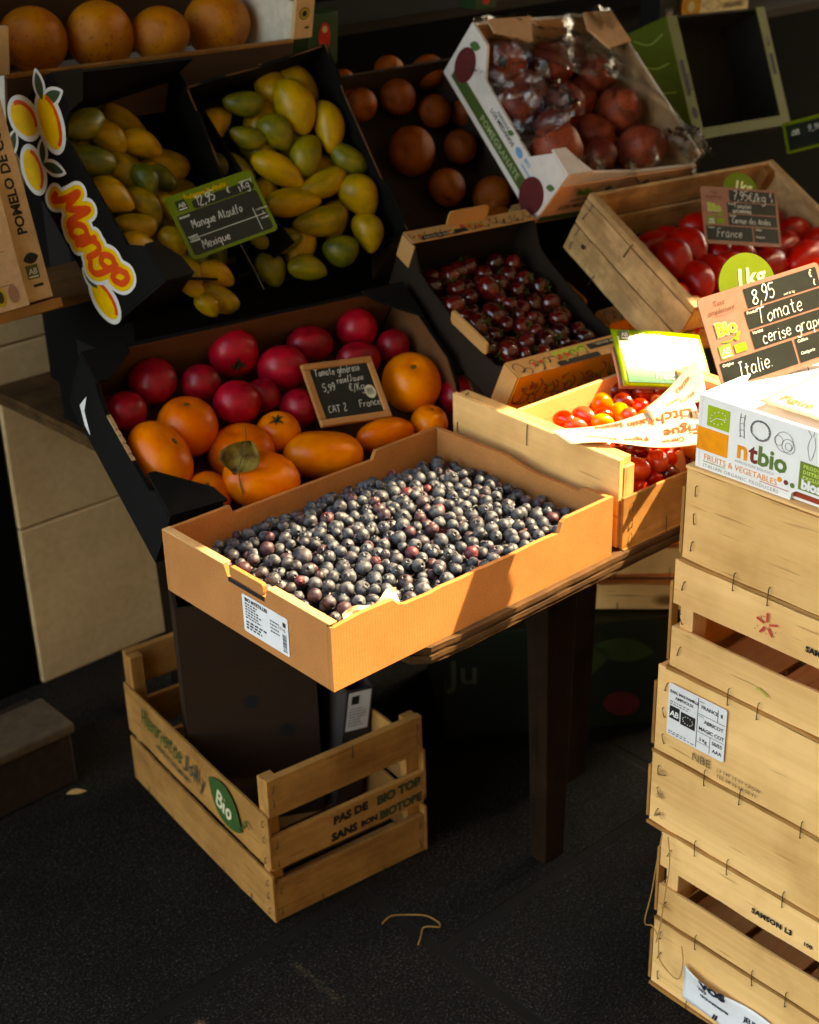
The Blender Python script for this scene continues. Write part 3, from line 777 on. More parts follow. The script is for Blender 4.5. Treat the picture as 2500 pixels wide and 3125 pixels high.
# ------------ stack of crates on the right
SX = 0.452
def stack_crate(z0, z1, y0, label, kind, ln=.52, dx=0.0, w=.30):
    h = z1 - z0
    t = thing('wooden_crate', pose((SX + dx, y0 - ln, z0 + .0008)), label, 'crate', 'poplar crates stacked beside the table')
    hb = h - .0016
    if kind == 'solid':
        slat_crate(t, w, ln, hb, [(.004, hb)], [(.0045, hb - .001)], WX, WY, WZ, None, .007, .004, .026)
    else:
        slat_crate(t, w, ln, hb, [(.004, hb*.40), (hb*.60, hb)], [(.0045, hb*.395), (hb*.605, hb - .001)], WX, WY, WZ, None, .007, .004, .03)
    for x0, x1 in ((-.004, .012), (w - .012, w + .004)):      # thin sheets edging the bottom
        n = 20; m = MB(); vs = []
        for i in range(n + 1):
            y = -.004 + (ln + .007)*i/n; j = rnd(-.0012, .0012)
            vs += [(x0 + j, y, -.0004), (x1, y, -.0004), (x1, y, .0036), (x0 + j, y, .0036 + rnd(-.0004, .0004))]
        fs = [(3, 2, 1, 0), (4*n, 4*n+1, 4*n+2, 4*n+3)]
        for i in range(n):
            k = 4*i; fs += [(k, k+1, k+5, k+4), (k+1, k+2, k+6, k+5), (k+2, k+3, k+7, k+6), (k+3, k, k+4, k+7)]
        m.add(vs, fs).build('bottom_sheet', AY if x0 < 0 else WY, t)
    # outer corner slip standing proud at the left end of the visible face
    MB().box(-.0015, .012, ln + .0018, ln + .006, hb*.08, hb*.80).build('corner_slip', AZ, t)
    fl = face_fr('left', w, ln, hb); m = MB()
    fs = Fr(fl.o + fl.n*.002, fl.u, fl.v)
    for zz in (.2, .5, .8): staple(m, fs, .014 + rnd(-.002, .002), hb*zz, .014, rnd(-.4, .4))
    for x in (.085, .155, .245, .33): staple(m, Fr(fl.o + fl.n*.0045, fl.u, fl.v), x + rnd(-.02, .02), .003, .026, rnd(-.06, .06), .0007)
    m.build('staple', STEEL, t)
    return t, Fr(fl.o + fl.n*.0042, fl.u, fl.v), hb
C1, f1, h1 = stack_crate(.721, .853, -.160, 'solid sided crate at the top of the stack, right under the white carton', 'solid')
C2, f2_, h2 = stack_crate(.554, .721, -.150, 'slatted crate with a red star stamp, second from the top of the stack', 'open')
C3, f3, h3 = stack_crate(.412, .554, -.132, 'solid crate with a white apricot label, third from the top of the stack', 'solid', .53)
C4, f4, h4 = stack_crate(.289, .412, -.130, 'plain solid crate below the one with the apricot label', 'solid', .53)
C5, f5, h5 = stack_crate(.129, .289, -.154, 'open slatted crate with a loose loop of twine, second from the ground', 'open')
C6, f6, h6 = stack_crate(.0006, .129, -.150, 'bottom crate of the stack with a curling torn paper label', 'solid')
MB().box(-.002, .018, -.002, .5222, h1 + .0006, h1 + .0040).build('top_strip', WY, C1)
m = MB()
for k, a_ in enumerate(range(18, 378, 72)):
    c_, s_ = math.cos(R(a_)), math.sin(R(a_)); m.stroke([(.147 + .004*c_, .130 + .004*s_), (.147 + .016*c_, .130 + .017*s_)], f2_, .0036, .0004 + k*.00004)
for k in range(14): m.disc(f2_, .147 + rnd(-.020, .024), .130 + rnd(-.016, .012), rnd(.0006, .0012), .0003 + k*.00002, 7)
m.build('red_stamp', flat('red_stamp', (196, 60, 52), .7), C2)
MB().text('SAMSON L3', f2_, .205, .118, .0105, 0, .0006, 1.1).build('lettering', INK, C2)
m = MB().stroke(smooth_line([(.14, .036), (.15, .034), (.158, .030)]), f2_, .003); m.build('green_scuff', flat('lime_scuff', (156, 170, 60)), C2)
# apricot label
lab = MB().rrect(f3, .022, .042, .118, .124, .003, .0004, .0005).build('paper_label', PAPER, C3)
m = MB()
T = lambda s, x, y, z, **k: m.text(s, f3, x, y, z, k.get('sh', 0), k.get('off', .0002), .95, 'L', .0013)
T('EARL MAS FAMILLE', .0250, .1105, .0060); T('AMPHOUX', .034, .1025, .0064)
lines(m, f3, .0255, .0965, .036, 2, .0036, .0012, 2)
T('FRANCE', .077, .1085, .0078); T('II', .1085, .1085, .0080); T('ABRICOT', .083, .0875, .0078); T('MAGIC COT', .075, .0745, .0078); T('5 Kg', .077, .0580, .0070); T('50/55', .0975, .0610, .0078); T('AAA', .0990, .0495, .0078)
for r_ in ((.0715, .0445, .0725, .1225), (.0725, .0985, .1165, .0993), (.0725, .0705, .1165, .0712), (.1040, .0993, .1048, .119), (.0725, .0545, .0945, .0552), (.0940, .0445, .0948, .0705)): m.rect(f3, *r_, .0013)
lines(m, f3, .074, .1180, .012, 1, .003, .001, 3); lines(m, f3, .074, .0955, .012, 1, .003, .001, 3); lines(m, f3, .0255, .0490, .043, 2, .0034, .0012, 8)
m.rect(f3, .0255, .070, .0425, .090, .0013); m.rect(f3, .0445, .068, .0690, .088, .0013)
m.build('lettering', INK, lab)
m = MB().text('AB', f3, .0340, .0745, .0125, .1, .0003, .9, 'C', .0017)
for k in range(12): m.disc(f3, .0567 + .0085*math.cos(k*.5236), .078 + .0058*math.sin(k*.5236), .0008, .0017, 6)
m.build('logo_lettering', WHITE, lab)
gi = flat('faded_ink', (120, 92, 58), .7)
m = MB().text('NBE', f3, .066, .0215, .017, 0, .0002); m.text('L3 147 12 01 CROW', f3, .108, .0235, .0072, 0, .0001, 1.12); m.text('TEL 04 32 50 00 91', f3, .108, .0135, .0072, 0, .0001, 1.12); m.build('lettering', gi, C3)
m = MB().text('SAMSON L3', f5, .160, .113, .0115, 0, .0006, 1.1); m.text('100', f5, .243, .110, .0085, 0, .0004, 1.1); m.text('08 08 18', f5, .270, .108, .0085, 0, .0004, 1.1); m.build('lettering', INK, C5)
# rust smears round the staples of the fourth crate
m = MB()
for zz in (.2, .5, .8):
    for k in range(4): m.stroke([(.012 + rnd(0, .003), h4*zz + rnd(-.008, .008)), (.022 + rnd(0, .006), h4*zz + rnd(-.008, .008))], f4, .0012, .0006)
m.build('rust_smears', flat('rust_smear', (150, 112, 70), .8), C4)
# twine loop on the fifth crate
m = MB()
m.tube(smooth_line([tuple(f5.p(*q)) for q in ((.006, h5 + .001, .004), (.001, .11, .006), (-.004, .05, .008), (-.012, -.008, .010), (.004, -.004, .012), (.016, -.02, .012), (.020, -.06, .010), (.052, -.075, .009), (.060, -.040, .009), (.055, -.012, .008))]), .0009, 6)
m.tube(smooth_line([tuple(f5.p(*q)) for q in ((.016, h5 + .001, .004), (.024, .12, .007), (.020, .06, .008), (.016, .0, .010), (.012, -.03, .012))]), .0009, 6)
m.build('twine', flat('twine', (168, 124, 68), .8), C5)
# curling torn label on the bottom crate
m = MB()
def curl(u, v):
    x = .062 + u*.205; y = .018 + v*.064 - .010*u + .003*math.sin(9*u + 2*v)
    return f6.p(x, y, .002 + .010*max(0, v - .45)**1.5*(1 + math.sin(7*u)) + .004*u*(1 - v) + .0015*math.sin(11*u))
m.grid(curl, 26, 10); lab = m.build('paper_label', PAPER, C6, True)
sd = lab.modifiers.new('thick', 'SOLIDIFY'); sd.thickness = .0004
def on_curl(mm, s, x, y, size, **k):
    vs, fs = text_geo(s, size, 0, k.get('off', .0003), 1.0)
    mm.add([curl((x + a - .062)/.205, (y + b - .018 + .010*((x + a - .062)/.205))/.064) + f6.n*.0012 for a, b, _ in vs], fs)
m = MB(); on_curl(m, 'Y03', .090, .055, .010); on_curl(m, '1BQUARDM27M', .094, .044, .0068); on_curl(m, 'JEUNES POUSSES', .170, .052, .0115); on_curl(m, 'CAT 2', .196, .038, .0105); on_curl(m, 'Origine France', .186, .028, .0068); on_curl(m, 'VOS', .096, .066, .022, off=.0016)
on_curl(m, '//', .118, .018, .014, off=.001)
m.build('lettering', flat('navy_ink', (30, 34, 48)), lab)

for j in range(3):  # unseen crate stacks, added to keep sun patches off the ground
    for k in range(5):
        t = thing('wooden_crate', pose((.80 + .312*j, -.03 - .52, .0008 + .187*k)), ('lowest', 'second lowest', 'middle', 'second highest', 'highest')[k] + (' crate of the second stack, unseen and added to block the sun', ' crate of the third stack, unseen and added to block the sun', ' crate of the fourth and furthest stack, unseen and added to block the sun')[j], 'crate', 'unseen crates added as sun blockers')
        slat_crate(t, .30, .52, .185, [(.004, .185)], [(.0045, .184)], WX, WY, WZ)

# ------------ white carton on the stack
nt_ = thing('carton', pose((SX + .003, -.168 - .40, .8572)), 'white printed organic vegetable carton on top of the crate stack', 'box')
NA, NB, NH = .29, .40, .0955
CW = flat('white_carton', (226, 224, 222), .55, .3, .03)
hole = [(0, 0), (.140, 0), (.142, .010), (.148, .014), (.262, .014), (.267, .010), (.269, 0), (NB, 0), (NB, NH), (0, NH)]
carton(nt_, NA, NB, NH, .005, CW, None, hole)
MB().box(.0055, NA - .0055, .0055, NB - .0055, NH - .012, NH - .008).build('lid', CW, nt_)
m = MB().box(.0052, NA*.5, .10, .30, .0042, .022); m.build('contents', flat('red_content', (150, 52, 30), .5), nt_)
fl = face_fr('left', NA, NB, NH)
eu_leaf(fl, .014, .0585, .033, .027, nt_)
MB().rect(fl, .0005, .0245, .047, .0545, .0004).build('orange_panel', ORANGE, nt_)
m = MB().text('n', fl, .060, .0310, .034, 0, .0010, .95); m.build('lettering', ORANGE, nt_)
m = MB().text('t', fl, .0785, .0310, .034, 0, .0010); m.build('lettering', flat('maroon_print', (120, 40, 36)), nt_)
m = MB().text('bio', fl, .0905, .0310, .034, 0, .0010, .97); m.build('lettering', flat('forest_print', (84, 112, 48)), nt_)
m = MB().text('FRUITS & VEGETABLES', fl, .012, .0125, .0112, 0, .0, .98); m.build('lettering', ORANGE, nt_)
m = MB().text('AGRICOLTURA BIOLOGICA', fl, .058, .0240, .0046, 0, .0, 1); m.text('ITALIAN ORGANIC PRODUCERS', fl, .012, .0030, .0066, 0, .0, 1.2)
m.build('lettering', flat('pale_grey_print', (150, 148, 146)), nt_)
MB().rect(fl, .012, .0100, .045, .0110, .0006).build('print_rule', GREEN, nt_); MB().rect(fl, .096, .0100, .138, .0110, .0006).build('print_rule', flat('pink_print', (206, 84, 100)), nt_)
for k, mt in enumerate((ORANGE, flat('maroon_print', (120, 40, 36)), flat('forest_print', (84, 112, 48)))): MB().disc(fl, .124 + k*.009, .0215 - k*.001, .0032, .0006).build('print_dot', mt, nt_)
m = MB()
def sketch(pts, w=.0007): m.stroke(smooth_line(pts), fl, w, .0006)
for dx in (0, .006): sketch([(.063 + dx, .088), (.062 + dx, .075), (.064 + dx, .058)], .001)
for k in range(4): sketch([(.062, .058 + k*.008), (.066, .060 + k*.008), (.070, .058 + k*.008)])
for rr in (.0135, .0125, .0142): sketch([(.092 + rr*math.cos(t*.5 + rr*300), .074 + rr*.9*math.sin(t*.5 + rr*300)) for t in range(13)], .0009)
for k in range(18): a = rnd(0, 6.28); sketch([(.092 + .011*math.cos(a), .074 + .010*math.sin(a)), (.092 + .0135*math.cos(a), .074 + .012*math.sin(a))], .0006)
for cx, cy, rr in ((.126, .070, .0125), (.132, .066, .009), (.132, .066, .0045), (.118, .070, .006)): sketch([(cx + rr*math.cos(t*.5), cy + rr*math.sin(t*.5)) for t in range(14)])
sketch([(.162, .088), (.158, .074), (.163, .058), (.168, .074), (.166, .088)]); sketch([(.162, .088), (.157, .094)]); sketch([(.164, .088), (.165, .0945)])
m.build('vegetable_sketches', flat('sketch_grey', (110, 106, 108)), nt_)
MB().rect(fl, .150, .018, .242, .054, .0007).build('green_panel', flat('bios_green', (104, 122, 34)), nt_)
m = MB().text('PRODUCED AND', fl, .155, .0465, .0062, 0, .0003, 1.2, 'L', .001); m.text('DISTRIBUTED', fl, .155, .0395, .0062, 0, .0003, 1.2, 'L', .001); m.text('EXCLUSIVELY BY', fl, .155, .0325, .0062, 0, .0003, 1.2, 'L', .001)
m.build('lettering', flat('pale_lime_print', (178, 196, 96)), nt_)
MB().text('bios', fl, .154, .0205, .0175, 0, .0009, .95, 'L', .001).build('lettering', WHITE, nt_)
# printed paper lying on the white carton
PRT = flat('fruit_paper', (226, 196, 160), .7, .2, .05)
def paper(name, fn, nu, nv, label, mat=PRT, th=.0005):
    o = MB().grid(fn, nu, nv).build(name, mat, None, True); s = o.modifiers.new('thick', 'SOLIDIFY'); s.thickness = th
    return tag(o, label, 'paper')
def words(fn, nu, parent, items, mat):
    m = MB()
    for s, u, v, size, rot, W, H in items:
        vs, fs = text_geo(s, size, 0, .0004, 1.0); c, q = math.cos(rot), math.sin(rot); out = []
        for a, b, _ in vs:
            uu, vv = u + (a*c - b*q)/W, v + (a*q + b*c)/H
            p = V(fn(uu, vv)); e = 1e-3; n = (V(fn(uu + e, vv)) - p).cross(V(fn(uu, vv + e)) - p).normalized()
            if n.dot(to_cam(p)) < 0: n = -n
            out.append(p + n*.0011)
        m.add(out, fs)
    return m.build('lettering', mat, parent)
zt = .8572 + NH
P1 = lambda u, v: V((SX + .03 + v*.19, -.235 - u*.28, zt + .002 + .003*math.sin(4*u + v) * v + .003*v))
pp = paper('paper_sheet', P1, 18, 10, 'sheet of red printed wrapping paper on top of the white carton')
words(P1, 1, pp, [('Figue', .05, .1, .022, 0, .28, .19), ('Raisin', .1, .45, .026, .1, .28, .19), ('Melon', .4, .15, .02, 0, .28, .19), ('Prune', .4, .6, .026, .1, .28, .19)], flat('terracotta_ink', (190, 96, 62)))

# ------------ wooden crate of small tomatoes on the table (right of the tray)
ct = thing('wooden_crate', pose((.518, .007, .6512), -2), 'clean poplar crate of cherry tomatoes on the table edge, between tray and crate stack', 'crate')
cw, cl, ch = .345, .345, .137
for x0 in (0.0, cw - .009):
    MB().box(x0, x0 + .009, 0.0, cl, .002, ch).build('side_panel', WY, ct, bev=.001)
    MB().box(x0 + (.0095 if x0 == 0 else -.0185), x0 + (.0275 if x0 == 0 else -.0005), .004, cl - .004, ch - .0125, ch - .0005).build('top_rail', WY, ct, bev=.001)
MB().box(.0095, .030, -.001, .022, .003, ch - .013).build('corner_post', WZ, ct, bev=.001); MB().box(cw - .030, cw - .0095, -.001, .022, .003, ch - .013).build('corner_post', WZ, ct, bev=.001)
MB().box(.004, cw + .002, -.0065, -.0015, .001, .080).build('end_slat', AX, ct, bev=.001)
MB().box(.0285, cw - .0285, .226, .233, .003, ch - .001).build('end_panel', WX, ct, bev=.001)
MB().box(.0095, cw - .0095, .023, .2255, .001, .006).build('base', WX, ct)
ff, fl = face_fr('front', cw, cl, ch), face_fr('left', cw, cl, ch); fo = Fr(ff.o + ff.n*.0065, ff.u, ff.v)
m = MB()
for z in (.014, .036, .062): staple(m, fo, .022, z, .013, .1)
staple(m, fo, .095, .008, .03, 0); staple(m, fl, .012, .085, .016, 0); staple(m, fl, cl - .18, ch - .018, .034, .03); staple(m, fl, cl - .018, .06, .014, -.3); staple(m, Fr((0, 0, ch), (1, 0, 0), (0, 1, 0)), .012, cl - .02, .010, 1.2)
m.build('staple', STEEL, ct)
m = MB().box(.006, cw, -.009, .03, -.0008, .0004); m.build('bottom_sheet', AX, ct)
ctM = ct.matrix_world.copy()
lo = lambda x, y, z: ctM @ V((x, y, z))
# printed paper sheet over that crate
def mixp(a_, b_, t): return tuple(a_[i] + (b_[i] - a_[i])*t for i in range(2))
def P2(u, v):
    f_ = mixp((-.014, .081), (.118, -.058), u); g_ = mixp((-.006, .131), (.205, .046), u); q = mixp(f_, g_, v)
    z = ch + .0025 + .004*math.sin(7*u + 2*v) + .004*u - .008*math.sin(math.pi*u)*math.sin(math.pi*min(1, v*.9)) + .010*u*v
    return lo(q[0], q[1], z)
pp = paper('paper_sheet', P2, 26, 10, 'printed wrapping paper with fruit names lying across the crate of cherry tomatoes')
words(P2, 1, pp, [('Litchi', .97, .80, .026, 3.0, .20, .08), ('Figue', .98, .42, .024, 3.0, .20, .08), ('Raisin', .70, .85, .015, 3.0, .20, .08), ('Sésame', .50, .95, .013, 3.1, .20, .08), ('Figue', .62, .45, .017, 3.1, .20, .08), ('Mangue', .40, .50, .014, 3.1, .20, .08), ('Citron', .85, .22, .012, 3.1, .20, .08)], flat('brown_print', (128, 76, 44)))
def P3(u, v):
    f_ = mixp((.125, .052), (.235, .045), u); q = (f_[0] + .012*v, f_[1] + .030*v)
    return lo(q[0], q[1], ch + .006 + .012*u + v*(.006 + .040*u) + .004*math.sin(5*u + 3*v))
pp = paper('paper_sheet', P3, 14, 8, 'folded corner of printed paper curling up over the cherry tomatoes')
words(P3, 1, pp, [('Citron', .30, .25, .011, .2, .115, .05), ('Fraise', .55, .15, .013, .2, .115, .05), ('Datte', .55, .6, .012, .2, .115, .05)], flat('brown_print', (128, 76, 44)))
def P4(u, v): return lo(.068 + u*.115, .026 + .010*math.sin(3*u) + .014*v, .030 + v*.046 + .010*u)
pp = paper('paper_sheet', P4, 8, 6, 'orange paper liner standing up inside the near end of the cherry tomato crate', flat('orange_paper', (214, 128, 78), .75))

# ------------ big black box of rose and orange tomatoes
tm_ = thing('tomato_box', pose((.031, .435, .650), -6.4, 33, 1.1), 'large black cardboard box, brown inside, tilted up and full of rose and orange tomatoes', 'box')
a, b, h = .562, .300, .111
pL = [(0, 0), (b, 0), (b, h), (b - .045, h), (b - .060, h - .016), (b - .10, h - .018), (b - .12, h - .020), (.10, h - .022), (.065, h - .010), (.055, h), (0, h)]
pF = [(0, 0), (a, 0), (a, .045), (.10, .040), (.088, .05), (.083, h - .002), (.075, h), (0, h)]
carton(tm_, a, b, h, .006, BLACK, pF, pL, [(0, 0), (b, 0), (b, h), (.14, h), (.10, h - .02), (.05, .042), (0, .04)], [(0, 0), (a, 0), (a, h), (0, h)], KRAFT_DARK)
m = MB()
for P in (((.0005, .0005), (.088, .0005), (.078, .026), (.012, .075), (.0005, .075)), ((.0005, b - .0005), (.0005, b - .058), (.018, b - .058), (.07, b - .018), (.07, b - .0005)), ((a - .0005, b - .0005), (a - .08, b - .0005), (a - .06, b - .03), (a - .0005, b - .075))):
    m.prism(list(P), Fr((0, 0, h + .0006), (1, 0, 0), (0, 1, 0)), .005)
m.build('corner_flap', BLACK, tm_)
m = MB()
fl = face_fr('left', a, b, h)
for k in range(14): m.box(.0005, .0062, b - (.10 + .0065*k) - .0066, b - (.10 + .0065*k), h - .0218, h - .0218 + rnd(.001, .004))
m.build('torn_edge', flat('torn_fibre', (176, 138, 98), .9, .1, .3), tm_)
MB().poly(fl.p(.03, .030, .0006), fl.p(.055, .012, .0006), fl.p(.075, .012, .0006), fl.p(.045, .035, .0006), fl.p(.042, .065, .0006)).build('torn_sticker', PAPER, tm_)

# ------------ mango boxes
def mango_art(fr, parent):
    """printed mangoes and lettering on the long side; x runs towards the street, y up the side"""
    def fruit(x, y, ln, wd, ang, z):
        for mt, g, zz, nm in ((WHITE, .0075, 0, 'print_outline'), (YELLOW, 0, .0003, 'printed_mango')):
            MB().disc(fr, x, y, ln/2 + g, z + zz, 28, wd/2 + g, ang).build(nm, mt, parent)
        c, s = math.cos(ang), math.sin(ang); g = lambda a, b_: (x + a*c - b_*s, y + a*s + b_*c)
        m = MB()
        m.stroke([g(ln*.46*math.cos(t), wd*.42*math.sin(t)) for t in [.25 + k*.2 for k in range(14)]], fr, .0062, z + .0006); m.build('print_shade', REDOR, parent)
    def leaf(x, y, ln, wd, ang, z):
        m = MB(); leaf_shape(m, fr, x - .005*math.cos(ang), y - .005*math.sin(ang), ln + .011, wd + .010, ang, z); m.build('print_outline', WHITE, parent)
        m = MB(); leaf_shape(m, fr, x, y, ln, wd, ang, z + .0003); m.build('printed_leaf', flat('print_leaf', (52, 70, 46)), parent)
    leaf(.022, .100, .046, .018, 1.35, .0006); leaf(.020, .104, .040, .016, 2.7, .0009)
    fruit(.018, .052, .060, .048, .35, .0005); leaf(.022, .022, .040, .014, -1.1, .0007)
    fruit(.052, .096, .080, .044, -.35, .0008)
    fruit(.084, .016, .062, .040, -.35, .0005); leaf(.088, .040, .034, .013, 2.4, .0008); leaf(.088, .040, .044, .015, .75, .0008)
    rs = random.getstate()
    for mt, wd, z, nm in ((WHITE, .034, .0012, 'print_outline'), (YELLOW, .0235, .0016, 'lettering_border'), (REDOR, .0105, .0020, 'lettering')):  # white and yellow printed borders behind the red letters
        random.setstate(rs); m = MB(); x = .140
        for ch_, sz, dy, adv in (('M', .0100, .004, .060), ('a', .0098, .004, .042), ('n', .0098, .012, .040), ('g', .0092, .026, .040), ('o', .0092, .036, .03)):
            k = sz*.80
            for st_ in {'M': '-.8,1.5 0,0 .8,3 1,7 2.6,2.4 4.6,7.2 4.8,1.6 5.6,.4'}.get(ch_, GL[ch_]).split(';'):
                pts = [tuple(float(q_) for q_ in pp_.split(',')) for pp_ in st_.split()]
                fat_stroke(m, [(x + (q_[0] + .2*q_[1])*k, .018 + dy + q_[1]*k) for q_ in smooth_line(pts)], fr, wd, z)
            x += adv*.78
        m.build(nm, mt, parent)
    leaf(.250, .006, .036, .015, .2, .0006); fruit(.306, .014, .066, .036, .10, .0005)
ml = thing('mango_box', pose((.157, .697, .904), 13, 52.7, 3.9), 'black cardboard mango box printed with orange lettering and mangoes on its side', 'box')
a, b, h = .300, .345, .142
pL = [(0, 0), (b, 0), (b, h), (b - .060, h), (b - .078, h - .030), (b - .26, h - .034), (b - .275, h - .018), (b - .285, h), (0, h)]
pF = [(0, 0), (a, 0), (a, .06), (.12, .06), (.085, h*.55), (.06, h), (0, h)]
carton(ml, a, b, h, .005, BLACK, pF, pL, [(0, 0), (b, 0), (b, h*.75), (.12, h*.85), (0, h)], None)
mango_art(face_fr('left', a, b, h), ml)
m = MB().prism([(.0005, .0005), (.060, .0005), (.052, .03), (.022, .062), (.0005, .062)], Fr((0, 0, h + .0006), (1, 0, 0), (0, 1, 0)), .004)
m.prism([(.0005, b - .0005), (.0005, b - .062), (.03, b - .05), (.062, b - .0005)], Fr((0, 0, h + .0006), (1, 0, 0), (0, 1, 0)), .004); m.build('corner_flap', BLACK, ml)
fr = Fr((.055, .0, h - .006), (.94, -.05, -.33), (.28, -.55, .78))
m = MB().prism([(0, -.045), (.085, -.045), (.10, -.004), (0.0, 0.0)], fr, .004); m.build('torn_flap', BLACK, ml)
fq = Fr(fr.o + fr.n*.0042, fr.u, fr.v); lb = MB().rect(fq, .012, -.034, .082, -.012, .0002).build('paper_label', flat('pinkish_label', (186, 146, 122), .7), ml)
m = MB()
for k in range(7):
    x = .019 + k*.0085
    for r_ in ((x, -.017, x + .007, -.0162), (x, -.0222, x + .007, -.0214), (x, -.0222, x + .0008, -.0162), (x + .0062, -.0222, x + .007, -.0162)): m.rect(fq, *r_, .0006)
lines(m, fq, .018, -.026, .055, 2, .003, .0014, 3); m.text('Other', fq, .04, -.0335, .006, .1, .0003, 1, 'L', .0006)
m.build('lettering', INK, lb)
mr = thing('mango_box', pose((.442, .728, .877), -9.4, 58.6, -8.6), 'plain black cardboard mango box with a torn left wall, behind the green sign', 'box')
a, b, h = .261, .332, .095
rag = [(0, 0), (b, 0), (b, .03), (b - .05, .035), (b - .10, .055), (b - .14, .050), (b - .17, h - .015), (b - .22, h - .008), (.05, h + .004), (.03, h - .006), (0, h)]
carton(mr, a, b, h, .005, BLACK, [(0, 0), (a, 0), (a, h*.5), (.1, h*.42), (0, h*.3)], rag, [(0, 0), (b, 0), (b, h), (b - .06, h), (b - .08, h - .012), (.10, h - .012), (.08, h), (0, h)], [(0, 0), (a, 0), (a, h), (.20, h + .004), (.16, h - .010), (.10, h - .004), (0, h)])
m = MB().tube(smooth_line([(.003, b*.98, h + .001), (.003, b*.85, h - .002), (.004, .20, h - .012), (.003, .15, .055)]), .0017, 5)
m.tube(smooth_line([(.003, b - .003, h + .001), (.09, b - .003, h - .002), (.14, b - .003, h - .008), (.25, b - .003, h + .001)]), .0017, 5)
m.tube([(a - .003, .0, h), (a - .003, .09, h - .010), (a - .003, b - .09, h - .010), (a - .003, b, h + .001)], .0014, 5)
m.build('torn_edge', flat('dark_torn_fibre', (92, 64, 44), .9, .1, .3), mr)

# ------------ pomelo crate and printed pomelo carton
pc = thing('fruit_crate', pose((.15, .929, 1.156), -1.9, 11.5, 1.2), 'pale low-fronted crate of big pomelos at the top of the display', 'crate')
a, b, h = .557, .28, .155
MB().box(.0, a - .03, .0, .007, .002, .090).build('front_panel', flat('shaded_board', (70, 46, 32), .7), pc)  # the front board's shade is put into its brown colour
MB().box(.0, a - .03, -.001, .0085, .0902, .0945).build('front_rim', AX, pc)
LW = flat('off_white_board', (206, 194, 178), .65)
MB().box(a - .03, a - .024, .009, b, .002, h).build('side_panel', LW, pc); MB().box(.0, .006, .009, b, .002, h).build('side_panel', LW, pc)
MB().box(.0062, a - .031, b - .006, b, .002, h).build('back_panel', flat('shaded_board', (70, 46, 32), .7), pc); MB().box(.0, a - .03, .009, b, .0, .0018).build('base', LW, pc)  # back panel coloured dark to stand in for its shade
KP = flat('pale_kraft', (204, 170, 128), .7)
MB().box(a - .030, a + .008, -.001, .0085, .096, h + .02).build('corner_post', KP, pc)
MB().box(-.03, .004, -.001, .0085, .096, h + .012).build('corner_post', KP, pc)
fr = Fr((a - .03, -.001, .1), (1, 0, 0), (0, 0, 1))
MB().disc(fr, .018, .038, .0105, .0004).build('round_logo', flat('olive_logo', (60, 58, 26)), pc)
m = MB().disc(fr, .018, .038, .0085, .0008); m.build('round_logo', flat('yellow_logo', (190, 168, 40)), pc); MB().disc(fr, .018, .038, .0055, .0012).build('round_logo', INK, pc)
MB().rect(fr, .021, .012, .030, .016, .0005).build('stamp', INK, pc)
# printed carton standing at the far left
pk = thing('carton', pose((-.195, .775, .945), 4, 76, 0), 'pale printed carton with pomelo lettering on its edge at the far left', 'box')
MB().box(0, .222, 0, .36, 0, .09).build('body', flat('pale_carton', (214, 178, 140), .7), pk, bev=.002)
MB().box(.2225, .268, 0.002, .36, -.004, .080).build('edge_lip', KP, pk, bev=.002)
MB().box(-.002, .272, -.014, -.0005, -.004, .092).build('base_strip', AX, pk)
f1 = Fr((.2225, .0, .0804), (1, 0, 0), (0, 1, 0)); m = MB()
m.text('POMELO DE CORSE', f1, .030, .098, .021, 0, .0007, .98, 'L', .0004, R(90)); m.rect(f1, .018, .022, .034, .026, .0004)
leaf_shape(m, f1, .012, .062, .026, .016, .1, .0004); m.build('lettering', INK, pk)
ab_logo(f1, .012, .034, .020, pk, flat('moss_logo', (70, 86, 30)))
MB().disc(f1, .016, .28, .011, .0004).build('round_logo', flat('olive_logo', (60, 58, 26)), pk); MB().disc(f1, .016, .28, .0085, .0008).build('round_logo', flat('yellow_logo', (190, 168, 40)), pk); MB().disc(f1, .016, .28, .0055, .0012).build('round_logo', INK, pk)
f1 = Fr((0, 0, .0904), (1, 0, 0), (0, 1, 0)); m = MB()
for k in range(5):
    for r_ in ((.165 + (k % 2)*.02, .06 + k*.022, .184 + (k % 2)*.02, .0608 + k*.022), (.165 + (k % 2)*.02, .06 + k*.022, .1658 + (k % 2)*.02, .084 + k*.022), (.184, .06 + k*.022, .1848, .084 + k*.022)): m.rect(f1, *r_, .0004)
m.rect(f1, .165, .035, .205, .0358, .0004); m.rect(f1, .1505, .11, .154, .205, .0004)
for k in range(12): m.stroke([(.150 + rnd(-.002, .002), .04 + k*.006), (.160 + rnd(-.003, .003), .043 + k*.006)], f1, .001, .0004)
m.build('line_drawings', BROWN, pk)
MB().disc(f1, .178, .022, .009, .0004, 20, .014).build('round_logo', flat('yellow_logo', (190, 168, 40)), pk); MB().disc(f1, .178, .022, .0055, .0008, 20, .009).build('round_logo', flat('olive_logo', (60, 58, 26)), pk)
MB().disc(f1, .200, .022, .008, .0004, 20, .013).build('round_logo', flat('brown_logo', (168, 124, 100)), pk)

